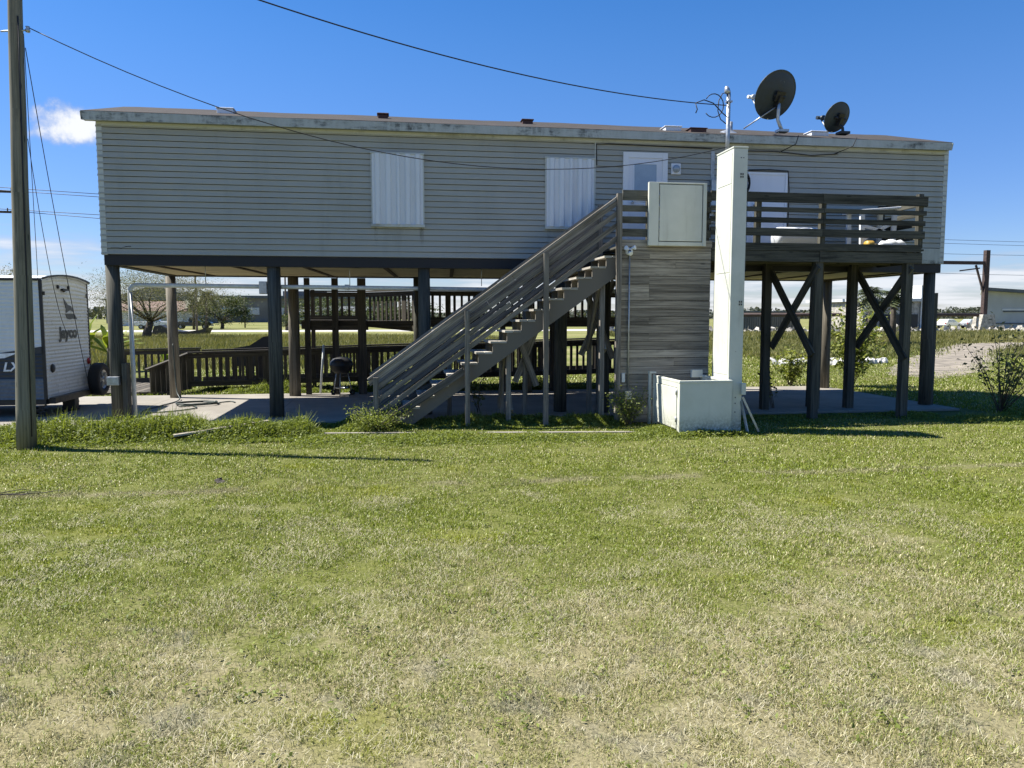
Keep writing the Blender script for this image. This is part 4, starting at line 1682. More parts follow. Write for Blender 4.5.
for a in (0.4, 2.5, 4.6):
    m_ = MB()
    e = gc + Vector((.27 * math.cos(a), .27 * math.sin(a), .06))
    m_.tube([gc + Vector((.15 * math.cos(a), .15 * math.sin(a), .66)), e], .012, 8)
    m_.build('leg', M['steel'], gr)
m_ = MB()
for a in (0.4, 2.5):
    e = gc + Vector((.27 * math.cos(a), .27 * math.sin(a), .12))
    m_.lathe([(.03, -.02), (.07, -.02), (.07, .02), (.03, .02)], e, (math.cos(a + 1.57), math.sin(a + 1.57), 0), 14, close=True)
m_.build('wheel', M['rubber'], gr)
m_ = MB()
m_.lathe([(0, .22), (.15, .225), (.16, .25)], gc, (0, 0, 1), 18)
m_.build('ash_tray', M['steel'], gr)

hz_ = [(0.20, 4.0, 1.3), (0.22, 3.98, .9), (0.26, 3.85, .5), (0.3, 3.3, .09)]
hp = [(0.1, 3.9, 1.35), (0.13, 3.86, .8), (0.2, 3.7, .25), (0.35, 3.3, .085), (0.25, 2.2, .075), (0.15, 1.4, .075), (.3, 1.0, .075), (0.8, 1.2, .075), (1.1, 1.7, .075), (0.9, 2.2, .075), (.7, 2.0, .08)]
for k in range(22):
    a = k * .62
    hp.append((0.95 + (.42 + .02 * math.sin(k * 1.7)) * math.cos(a), 2.45 + (.34 + .03 * math.cos(k * 2.1)) * math.sin(a), .08 + .004 * k * .5))
hp += [(1.3, 2.6, .08), (1.55, 2.9, .075), (1.7, 2.7, .075)]
# smooth with Catmull-Rom
def smooth_path(P, m=5):
    P = [Vector(p) for p in P]
    out = []
    for i in range(len(P) - 1):
        p0, p1, p2, p3 = P[max(i - 1, 0)], P[i], P[i + 1], P[min(i + 2, len(P) - 1)]
        for k in range(m):
            t = k / m
            out.append(0.5 * ((2 * p1) + (p2 - p0) * t + (2 * p0 - 5 * p1 + 4 * p2 - p3) * t * t + (3 * p1 - p0 - 3 * p2 + p3) * t ** 3))
    out.append(P[-1])
    return out


ho = MB()
ho.tube(smooth_path(hp), .013, 7)
tag(ho.build('garden_hose', M['hose'], origin=(0.9, 2.4, .055)), 'dark green garden hose coiled on the sunlit slab', 'hose')

# ================================================================== TRAILER
TX, TY0, TY1, TZ0, TZ1 = -1.40, 0.76, 2.98, 0.40, 2.70
trl = thing('travel_trailer', 'white corrugated travel trailer with dark swoosh parked left of house', 'trailer', (-5.0, 1.8, 0))
TW = mat_paint('trailer_aluminium', (0.66, 0.68, 0.68), (0.25, 0.25, 0.24), 0.22, 0.32, 1.5)
TD = mat_plain('trailer_dark_band', (0.022, 0.028, 0.038), 0.4)
TG = mat_plain('trailer_grey_band', (0.10, 0.125, 0.15), 0.4)


def corr(mb, p0, p1, nrm, z0, z1f, pitch=.072, depth=.012, arch=None):
    """horizontally corrugated sheet; arch(y) gives extra top height"""
    p0, p1, nrm = Vector(p0), Vector(p1), Vector(nrm)
    ns = 12
    nr = int((z1f - z0) / (pitch / 4))
    b = len(mb.V)
    for r in range(nr + 1):
        z = z0 + (z1f - z0) * r / nr
        o = depth * (0.5 + 0.5 * math.cos(r / 4 * 2 * math.pi))
        for k in range(ns + 1):
            q = p0.lerp(p1, k / ns) + nrm * o
            zz2 = z
            if arch is not None:
                zz2 = z0 + (z - z0) * (arch(k / ns) - z0) / (z1f - z0) if z > z1f - .5 else z
                if z > z1f - .5:
                    f_ = (z - (z1f - .5)) / .5
                    zz2 = z + f_ * (arch(k / ns) - z1f)
            mb.V.append((q.x, q.y, zz2))
            mb.T.append(1)
    for r in range(nr):
        for k in range(ns):
            i = b + r * (ns + 1) + k
            mb.face([i, i + 1, i + ns + 2, i + ns + 1], [(0, 0)] * 4, True)


def tarch(t):
    return TZ1 + 0.10 * math.sin(math.pi * t) ** 0.8


bd = MB()
corr(bd, (TX, TY0, 0), (TX, TY1, 0), (1, 0, 0), TZ0, TZ1, arch=tarch)
corr(bd, (TX - 7.2, TY0, 0), (TX, TY0, 0), (0, -1, 0), 1.28, TZ1)
corr(bd, (TX, TY1, 0), (TX - 7.2, TY1, 0), (0, 1, 0), TZ0, TZ1)
corr(bd, (TX - 7.2, TY1, 0), (TX - 7.2, TY0, 0), (-1, 0, 0), TZ0, TZ1, arch=tarch)
bdo = bd.build('body', TW, trl)
bd = MB()
corr(bd, (TX - 7.2, TY0, 0), (TX, TY0, 0), (0, -1, 0), .80, 1.28)
bd.prism([(TX - .9, TY0 - .010, 1.28), (TX - .02, TY0 - .010, 1.28), (TX - .02, TY0 - .010, 1.42), (TX - .35, TY0 - .010, 1.36)], (0, -.006, 0))
bd.build('dark_band', TD, trl)
bd = MB()
bd.prism([(TX - 1.9, TY0 - .013, 1.16), (TX - .7, TY0 - .013, 1.20), (TX - .45, TY0 - .013, 1.30), (TX - 1.9, TY0 - .013, 1.24)], (0, -.006, 0))
bd.build('pale_stripe', M['decal_white'], trl)
bd = MB()
corr(bd, (TX - 7.2, TY0, 0), (TX, TY0, 0), (0, -1, 0), TZ0, .80)
bd.build('grey_band', TG, trl)
rf = MB()
pr2 = [(TX + .05, TY0 - .03 + (TY1 - TY0 + .06) * k / 10, tarch(k / 10) + .012) for k in range(11)]
pr2 += [(p[0], p[1], p[2] - .03) for p in pr2[::-1]]
rf.prism(pr2, (-7.3, 0, 0))
rf.build('roof', M['white'], trl)
rt_ = MB()
pr3 = [(TX + .051, TY0 - .032 + (TY1 - TY0 + .064) * k / 10, tarch(k / 10) + .016) for k in range(11)]
for k in range(10):
    rt_.bar(pr3[k], pr3[k + 1], .03, .035, (0, 0, 1), 1)
rt_.box((TX - 7.25, TY0 - .035, TZ1 - .03), (TX + .03, TY0 - .012, TZ1 + .02))
rt_.box((TX - .035, TY0 - .016, TZ0), (TX + .018, TY0 + .025, TZ1))
rt_.box((TX - .035, TY1 - .025, TZ0), (TX + .018, TY1 + .016, TZ1))
rt_.build('edge_trim', M['black'], trl)
ch = MB()
ch.box((TX - 7.2, TY0 + .02, .29), (TX - .02, TY1 - .02, TZ0 - .002))
ch.box((TX - .02, TY0 + .1, .30), (TX + .12, TY1 - .0, .42))
ch.bar((TX + .02, TY0 + .2, .355), (TX + .02, TY1 + .1, .355), .12, .1, (0, 0, 1), 1)
ch.build('chassis', M['black'], trl)
# text and emblem on the rear face (reads along +Y seen from +X)
tx = text_obj('lettering', 'Jayco', .31, M['text'], trl, (TX + .014, 1.46, 1.56), (R(90), 0, R(90)), .002, 0.0, .014)
tx.scale = (1.32, 1, 1)
tx2 = text_obj('lettering', 'LX', .24, M['decal_white'], trl, (TX - .74, TY0 - .018, .95), (R(90), 0, 0), .002, .25, .006)
em = MB()


def emb(pts):
    """flat emblem piece; pts are (y, z)"""
    em.prism([(TX + .012, cy_ + (y - cy_) * .8, cz_ + (z - cz_) * .85) for y, z in pts], (.005, 0, 0))


cy_, cz_ = 2.0, 2.06
emb([(cy_ + .26 * math.cos(a), cz_ - .02 + .13 * math.sin(a)) for a in [i * math.pi / 10 + math.pi for i in range(11)]])
emb([(cy_ - .24, cz_ + .0), (cy_ - .22, cz_ + .10), (cy_ - .36, cz_ + .36), (cy_ - .1, cz_ + .2), (cy_ + .1, cz_ + .17), (cy_ + .22, cz_ + .07), (cy_ + .24, cz_ + .02), (cy_ + .05, cz_ + .08)])
emb([(cy_ + .12, cz_ - .13), (cy_ + .45, cz_ - .15), (cy_ + .3, cz_ - .03)])
em.build('emblem', M['text'], trl)
lt = MB()
lt.lathe([(0, .03), (.07, .028), (.09, 0)], (TX + .012, TY0 + .30, .98), (1, 0, 0), 16)
lt.build('tail_light', M['black'], trl)
lt = MB()
lt.lathe([(0, .04), (.06, .035), (.075, 0)], (TX + .012, TY1 - .12, 1.02), (1, 0, 0), 16)
lt.build('tail_light', M['red_lens'], trl)
lt = MB()
for dy, dz in ((-.28, .03), (0, -.03), (.22, .03)):
    lt.lathe([(0, .03), (.035, .028), (.04, 0)], (TX + .012, 1.75 + dy, 2.55 + dz), (1, 0, 0), 12)
lt.box((TX + .012, 1.62, 2.51), (TX + .06, 1.9, 2.545))
lt.box((TX + .012, TY0 + .04, 2.40), (TX + .03, TY0 + .1, 2.47))
lt.box((TX + .012, TY1 - .1, 2.40), (TX + .03, TY1 - .04, 2.47))
lt.build('marker_lights', M['black'], trl)
# spare wheel on the bumper
sw = thing('dummy', '', '', (0, 0, 0))
bpy.data.objects.remove(sw)


def wheel(c, axis, r, w, parent, name='wheel'):
    t = MB()
    rp = [(r * .58, -w / 2), (r * .9, -w / 2), (r, -w * .36), (r, w * .36), (r * .9, w / 2), (r * .58, w / 2)]
    t.lathe(rp, c, axis, 26, close=True)
    to = t.build(name, M['rubber'], parent)
    q = MB()
    ax = Vector(axis).normalized()
    q.lathe([(r * .58, w * .42), (r * .50, w * .32), (r * .2, w * .28), (r * .16, w * .42), (0, w * .44)], c, ax, 20)
    s = ax.cross(Vector((0, 0, 1))).normalized()
    u = s.cross(ax)
    for k in range(5):
        a = k * 2 * math.pi / 5
        dv = s * math.cos(a) + u * math.sin(a)
        q.bar(Vector(c) + ax * w * .38 + dv * r * .15, Vector(c) + ax * w * .36 + dv * r * .55, .05 * r / .3, .02, tuple(ax), 1)
    q.build('rim', M['rim'], to, origin=ORG[parent.name])
    return to


wheel((TX + .22, 2.85, .62), (1, -0.05, 0), .36, .22, trl, 'spare_wheel')
for x in (-4.9, -5.7):
    wheel((x, TY0 + .12, .34), (0, -1, 0), .33, .2, trl, 'wheel')
    wheel((x, TY1 - .12, .34), (0, 1, 0), .33, .2, trl, 'wheel')
for (y, x) in ((TY0 + .12, TX - .22), (TY0 + 1.75, TX - .25)):
    j = MB()
    for s in (1, -1):
        j.bar((x - .16 * s, y, .07), (x + .16 * s, y, .17), .05, .03, (0, 0, 1), 1)
        j.bar((x + .16 * s, y, .17), (x - .16 * s, y, .27), .05, .03, (0, 0, 1), 1)
    j.box((x - .16, y - .08, .055), (x + .16, y + .08, .075))
    j.build('stabiliser_jack', M['black'], trl)
bx = MB()
bx.box((TX - .12, TY0 + 1.0, .056), (TX + .12, TY0 + 1.22, .30))
tag(bx.build('black_crate', M['black'], origin=(TX, TY0 + 1.1, .055), bevel=.01), 'black plastic crate standing on slab under the trailer bumper', 'crate')

# ================================================================== vegetation
def tree(name, label, base, h, crown, n_leaf, leaf, mat, trunk_r=.2, seed=0, cat='tree', group=None, clumps=None, lean=(0, 0), bare=0.0):
    """trunk with limbs and a crown of many small leaves gathered in clumps; crown = (rx, ry, rz, zc)"""
    rs = np.random.default_rng(seed + 100)
    rr = random.Random(seed)
    t = thing(name, label, cat, base, group)
    bx_, by_, bz_ = base
    rx, ry, rz, zc = crown
    tb_ = MB()
    fork = max(.25 * h, zc - rz * .9)
    f0 = Vector((bx_ + lean[0] * .5, by_ + lean[1] * .5, fork))
    tb_.tube([Vector(base), Vector(base).lerp(f0, .5) + Vector((rr.uniform(-.05, .05) * h * .3, 0, 0)), f0], [trunk_r * 1.25, trunk_r, trunk_r * .8], 9)
    ncl = clumps or 26
    cls = []
    for k in range(ncl):
        v = rs.normal(size=3)
        v /= np.linalg.norm(v)
        rad = rs.uniform(.35, 1.0) ** .6
        c = np.array([bx_ + lean[0] + v[0] * rx * rad, by_ + lean[1] + v[1] * ry * rad, zc + v[2] * rz * rad])
        cls.append(c)
        if k < 16 or bare > 0:
            m1 = f0.lerp(Vector(c), .5) + Vector((rr.uniform(-.1, .1) * rx, rr.uniform(-.1, .1) * ry, .08 * rz))
            tb_.tube([f0, m1, Vector(c)], [trunk_r * .34, trunk_r * .16, trunk_r * .04], 5)
    tb_.build('trunk', M['bark'], t)
    per = n_leaf // ncl
    P, T = [], []
    for c in cls:
        sp = rs.uniform(.2, .42) * np.array([rx, ry, rz])
        q = rs.normal(size=(per, 3)) * sp * .55 + c
        P.append(q)
        T.append(np.clip(rs.normal(.5 + rs.uniform(-.22, .22), .2, per), 0, 1))
    P, T = np.concatenate(P), np.concatenate(T)
    k = P[:, 2] > bz_ + .05 * h
    P, T = P[k], T[k]
    V, F, TT = leaf_arrays(P, rs.uniform(.6, 1.3, len(P)) * leaf, .5, .35, T)
    np_mesh('crown', V, F, TT, mat, t, base)
    return t


def palm(label, base, h, fr, n=20, seed=0, r=.16):
    rr = random.Random(seed)
    t = thing('palm_tree', label, 'palm tree', base, 'palm trees behind the house')
    tb_ = MB()
    b = Vector(base)
    top = b + Vector((rr.uniform(-.2, .2), 0, h))
    tb_.tube([b, b.lerp(top, .5) + Vector((.1, 0, 0)), top], [r * 1.2, r, r * .9], 9)
    tb_.build('trunk', M['bark'], t)
    parts = []
    for k in range(n):
        az = rr.uniform(0, 6.283)
        el = rr.uniform(-.6, 1.2)
        L = fr * rr.uniform(.8, 1.15)
        d = np.array([math.cos(az), math.sin(az), 0])
        pts = []
        for j in range(9):
            s = j / 8
            pts.append(np.array(top) + d * L * s * math.cos(el) + np.array([0, 0, 1]) * (L * s * math.sin(el) - .55 * L * s * s))
        pts = np.array(pts)
        sd = np.array([-d[1], d[0], 0])
        for j in range(1, 9):
            for s in (-1, 1):
                wl2 = L * .30 * math.sin(math.pi * (j / 9)) + .08
                tip = pts[j] + sd * s * wl2 + d * wl2 * .35 - np.array([0, 0, wl2 * .35])
                V = np.array([pts[j - 1], pts[j], tip + d * .04, tip])
                parts.append((V, np.array([[0, 1, 2, 3]]), np.full(4, rr.uniform(0, 1))))
    V, F, T = cat_arrays(parts)
    np_mesh('fronds', V, F, T, M['leaf_palm'], t, base)
    return t


def shrub(name, label, base, h, r, stems, n_leaf, leaf, mat, seed, cat='shrub', aspect=.5):
    """several thin stems with leaves along their outer two thirds"""
    rr = random.Random(seed)
    rs = np.random.default_rng(seed)
    t = thing(name, label, cat, base)
    s_ = MB()
    P, T = [], []
    for k in range(stems):
        a = rr.uniform(0, 6.283)
        q = rr.uniform(.25, 1) * r
        hh = h * rr.uniform(.55, 1.05)
        p0 = Vector(base) + Vector((rr.uniform(-.06, .06), rr.uniform(-.06, .06), 0))
        p2 = Vector(base) + Vector((math.cos(a) * q, math.sin(a) * q, hh))
        p1 = p0.lerp(p2, .5) + Vector((0, 0, hh * .12))
        s_.tube([p0, p1, p2], [.006 + h * .003, .004 + h * .002, .002], 5)
        m = n_leaf // stems
        u = rs.uniform(.25, 1.03, m)[:, None]
        c = (1 - u) ** 2 * np.array(p0) + 2 * u * (1 - u) * np.array(p1) + u ** 2 * np.array(p2)
        c = c + rs.normal(size=(m, 3)) * (.045 + .09 * h * u * .5)
        P.append(c)
        T.append(rs.uniform(0, 1, m))
    s_.build('stems', M['stem'], t)
    P, T = np.concatenate(P), np.concatenate(T)
    P[:, 2] = np.maximum(P[:, 2], .03)
    V, F, TT = leaf_arrays(P, rs.uniform(.6, 1.3, len(P)) * leaf, aspect, .4, T)
    np_mesh('foliage', V, F, TT, mat, t, base)
    return t


shrub('leafy_shrub', 'sparse dark leaved bush with bare twigs on grass right of house', (17.75, -0.9, 0), 1.75, 1.45, 20, 560, .055, M['leaf_dark'], 3)
shrub('leafy_shrub', 'taller yellow green bush behind the slab seen between deck posts', (18.0, 4.9, 0), 2.1, 1.0, 24, 1500, .075, M['leaf_bush'], 5)
shrub('leafy_shrub', 'low yellow green bush at slab edge under the deck braces', (16.4, 5.3, 0), 1.0, .6, 16, 700, .06, M['leaf_bush'], 6)
shrub('climbing_vine', 'thin dark vine climbing the left back post under deck', (13.15, .10, .05), 1.15, .28, 5, 90, .05, M['leaf_dark'], 8, 'vine')
shrub('climbing_vine', 'thin green sapling growing in the shade below stair middle', (6.9, .2, .05), .95, .22, 4, 80, .05, M['leaf_dark'], 9, 'sapling')
shrub('leafy_weed', 'pale leafy weed climbing over the foot of the stairs', (4.95, -1.72, 0), .40, .62, 40, 2600, .020, M['weed'], 11, 'weed')
shrub('leafy_weed', 'tall green weed at left corner of the plank wall', (9.45, -1.75, 0), .66, .42, 22, 1300, .022, M['weed'], 12, 'weed')

# banana plants behind the trailer
for i, (x, y, lab) in enumerate(((-4.9, 14.3, 'bright yellow green banana plant nearest the spare wheel behind trailer'), (-6.1, 15.2, 'second banana plant half hidden by the trailer rear'), (-2.6, 13.0, 'low banana plant growing behind ramp end railing'))):
    t = thing('banana_plant', lab, 'banana plant', (x, y, 0), 'banana plants behind the trailer')
    rr = random.Random(40 + i)
    hs_ = (1.9, 2.2, .9)[i]
    s_ = MB()
    s_.tube([(x, y, 0), (x, y, hs_ * .55)], [.10, .06], 8)
    s_.build('stem', M['stem'], t)
    parts = []
    for k in range(12):
        az = rr.uniform(0, 6.283)
        L = hs_ * rr.uniform(.55, .8)
        d = np.array([math.cos(az), math.sin(az), 0])
        sd = np.array([-d[1], d[0], 0])
        el = rr.uniform(.5, 1.35)
        base = np.array([x, y, hs_ * rr.uniform(.3, .55)])
        tone = rr.uniform(0, 1)
        prev = None
        for j in range(8):
            s = j / 7
            c = base + d * L * s * math.cos(el) + np.array([0, 0, 1]) * (L * s * math.sin(el) - .35 * L * s * s)
            w = (.17 * hs_ / 2) * math.sin(math.pi * min(1, s * .93 + .07)) ** .6 + .01
            cur = (c - sd * w - [0, 0, w * .3], c, c + sd * w - [0, 0, w * .3])
            if prev is not None:
                V = np.array([prev[0], prev[1], cur[1], cur[0], prev[1], prev[2], cur[2], cur[1]])
                parts.append((V, np.array([[0, 1, 2, 3], [4, 5, 6, 7]]), np.full(8, np.clip(tone + rr.uniform(-.1, .1), 0, 1))))
            prev = cur
    V, F, T = cat_arrays(parts)
    np_mesh('leaves', V, F, T, M['leaf_banana'], t, (x, y, 0))

tree('grey_tree', 'sparse grey green spreading tree with thick trunk behind left house end', (-15.3, 53.0, 0), 6, (5.2, 4, 2.3, 3.6), 27000, .050, M['leaf_tree'], .34, 21, clumps=80, lean=(.8, 0))
tree('leafy_tree', 'olive green tree rising behind the banana plants left of house', (-21.5, 44.0, 0), 5, (3.0, 2.5, 1.9, 3.1), 9000, .060, M['leaf_tree'], .25, 22)
tree('leafy_tree', 'round bright green tree beside the street lamp beyond field', (-21.5, 111, 0), 5, (5.0, 3, 2.3, 2.9), 6000, .15, M['leaf_far'], .25, 23)
tree('leafy_tree', 'wide dark green tree in front of the grey building', (-5.5, 130, 0), 7, (9, 4, 2.6, 3.2), 8000, .17, M['leaf_far'], .3, 24)
tree('leafy_tree', 'green tree right of the thin pole beyond the field', (6, 125, 0), 6, (6, 4, 2.4, 3.0), 6000, .17, M['leaf_far'], .3, 25)
tree('leafy_tree', 'small green shrub tree at foot of the middle far pole', (-9.6, 96, 0), 3, (1.4, 1.2, 1.0, 1.3), 700, .16, M['leaf_far'], .1, 26)
tree('leafy_tree', 'dark tree far left beyond the trailer roof', (-43, 95, 0), 6, (6, 4, 2.6, 3.4), 5000, .16, M['leaf_far'], .3, 27)
palm('dark palm left of the tall thin pole beyond field', (-24.0, 104, 0), 4.9, 1.9, 26, 1)
palm('dark palm with fuller head right beside the tall thin pole', (-22.1, 103, 0), 5.1, 2.0, 28, 2)
palm('palm with drooping fronds seen between right deck posts', (37.8, 34.0, 0), 3.5, 1.3, 30, 3, .2)
palm('palm beside tan building seen under the deck end', (40.2, 35.0, 0), 3.5, 1.3, 26, 4, .2)

# ================================================================== far buildings
def plain_box(mb, x0, x1, y0, y1, z0, z1):
    mb.box((x0, y0, z0), (x1, y1, z1))


gb = thing('grey_building', 'long low dark grey building with flat roof far behind field', 'building', (-40, 250, 0))
m_ = MB()
m_.box((-78, 235, 0), (6, 262, 7.4))
m_.build('wall', M['wall_far'], gb)
m_ = MB()
m_.box((-79, 234, 7.4), (7, 263, 8.3))
m_.box((-30, 240, 8.3), (-17, 250, 9.9))
m_.build('roof', M['slate'], gb)
for k in range(10):
    m_ = MB()
    x = -70 + k * 7.5
    m_.box((x, 234.7, 2.4), (x + 3.5, 234.95, 4.6))
    m_.build('window', M['glass'], gb)
gh = thing('gabled_building', 'dark building with pointed slate gable roof left of palms', 'building', (-58, 215, 0))
m_ = MB()
m_.box((-71, 205, 0), (-46, 222, 6.2))
m_.build('wall', M['wall_far'], gh)
m_ = MB()
m_.prism([(-72, 204, 6.2), (-45, 204, 6.2), (-58.5, 204, 10.2)], (0, 19, 0))
m_.build('roof', M['slate'], gh)
hh = thing('small_house', 'low house with reddish brown roof behind the parked trucks', 'house', (-45, 150, 0))
m_ = MB()
m_.box((-49, 148, 0), (-37, 156, 3.0))
m_.build('wall', M['wall_white'], hh)
m_ = MB()
m_.prism([(-50, 147.4, 3.0), (-50, 156.6, 3.0), (-50, 152, 5.0)], (14, 0, 0))
m_.build('roof', M['roof_far'], hh)
m_ = MB()
m_.box((-46, 147.9, 1.0), (-44, 147.98, 2.2))
m_.build('window', M['glass'], hh)
wb2 = thing('small_house', 'low white house half hidden by trees beyond field', 'house', (-8, 150, 0))
m_ = MB()
m_.box((-14, 148, 0), (-1, 156, 2.9))
m_.build('wall', M['wall_white'], wb2)
m_ = MB()
m_.prism([(-15, 147.4, 2.9), (-15, 156.6, 2.9), (-15, 152, 4.0)], (15, 0, 0))
m_.build('roof', M['slate'], wb2)
for x in (-11, -5):
    m_ = MB()
    m_.box((x, 147.9, .9), (x + 1.6, 147.98, 2.1))
    m_.build('window', M['glass'], wb2)

# warehouse on the right: its long wall recedes to the right
wh = thing('metal_warehouse', 'pale grey metal warehouse with dark sloping roof edge on the right', 'warehouse', (95, 82, 0))
m_ = MB()
m_.prism([(85.7, 80.5, 0), (140, 80.5, 0), (140, 80.5, 2.6), (85.7, 80.5, 5.45)], (18, 22, 0))
m_.build('wall', M['metal_wall'], wh)
m_ = MB()
m_.prism([(84.2, 79.6, 5.56), (141, 79.6, 2.58), (141, 79.6, 2.9), (84.2, 79.6, 5.9)], (19, 23, 0))
m_.build('roof', M['metal_roof'], wh)
m_ = MB()
m_.prism([(84.0, 79.4, 5.50), (141.2, 79.4, 2.5), (141.2, 79.4, 2.98), (84.0, 79.4, 5.93)], (0, .15, 0))
m_.build('roof_edge', M['slate'], wh)
m_ = MB()
m_.box((88.5, 80.35, 2.55), (138, 80.49, 2.75))
m_.build('wall_trim', M['slate'], wh)
m_ = MB()
m_.box((87.5, 80.38, .9), (138, 80.49, 1.05))
m_.build('lower_trim', M['slate'], wh)
m_ = MB()
m_.box((88.3, 80.40, 2.76), (138, 80.49, 3.0))
m_.build('pale_band', M['wall_white'], wh)
# flat-roofed building seen under the deck end
wb = thing('tan_building', 'grey tan flat roofed building with dark windows seen under deck end', 'building', (64, 70, 0))
m_ = MB()
m_.box((60.6, 70, 0), (68.0, 82, 3.75))
m_.build('wall', M['rubble'], wb)
m_ = MB()
m_.box((60.2, 69.6, 3.75), (68.3, 82.4, 4.1))
m_.build('roof', M['metal_roof'], wb)
m_ = MB()
m_.box((68.35, 70.2, 0), (69.3, 76, 5.7))
m_.build('white_tower', M['wall_white'], wb)
for x in (61.0, 62.8, 64.6, 66.4):
    m_ = MB()
    m_.box((x, 69.9, .5), (x + 1.4, 69.98, 2.2))
    m_.build('window', M['black'], wb)
# dark container / shed seen between the deck's left posts
ct_ = thing('cargo_container', 'dark grey ribbed cargo container seen between left deck posts', 'container', (52.8, 80, 0))
m_ = MB()
m_.box((48, 79, .1), (57.6, 82, 2.45))
for k in range(30):
    m_.box((48.1 + k * .31, 78.9, .3), (48.25 + k * .31, 78.998, 2.3))
m_.build('shell', M['wall_far'], ct_)
m_ = MB()
m_.box((47.9, 78.8, 2.45), (57.7, 82.2, 2.62))
m_.build('roof', M['slate'], ct_)

# rusty pipe frame on the right
pf_ = thing('pipe_frame', 'tall rusty steel post with two long horizontal pipes', 'pipe frame', (80.5, 74.5, 0))
m_ = MB()
m_.box((80.2, 74.2, 1.9), (80.75, 74.75, 10.4))
m_.build('post', M['rusty'], pf_)
m_ = MB()
m_.prism([(79.2, 73.6, 0), (81.8, 73.6, 0), (81.3, 73.6, 2.2), (79.7, 73.6, 2.2)], (0, 1.6, 0))
m_.build('concrete_base', M['rubble'], pf_)
m_ = MB()
m_.bar((50, 74.5, 8.78), (80.2, 74.5, 8.78), .4, .42)
m_.build('upper_pipe', M['rusty'], pf_)
m_ = MB()
m_.tube([(44, 74.5, 2.15), (80.2, 74.5, 2.15)], .24, 10)
m_.build('lower_pipe', M['rusty'], pf_)
m_ = MB()
m_.bar((79.0, 74.5, 8.5), (80.2, 74.5, 5.2), .2, .2)
m_.bar((76.6, 74.3, 7.75), (79.4, 74.3, 8.1), .14, .16)
m_.build('brace', M['rusty'], pf_)


# ================================================================== vehicles
PAINTS = {'white': mat_plain('car_paint_white', (0.70, .71, .72), .25, 0, .05), 'black': mat_plain('car_paint_black', (.02, .022, .026), .22, 0, .1),
          'silver': mat_plain('car_paint_silver', (.42, .44, .46), .28, .3, .06), 'red': mat_plain('car_paint_red', (.25, .03, .03), .25, 0, .05)}


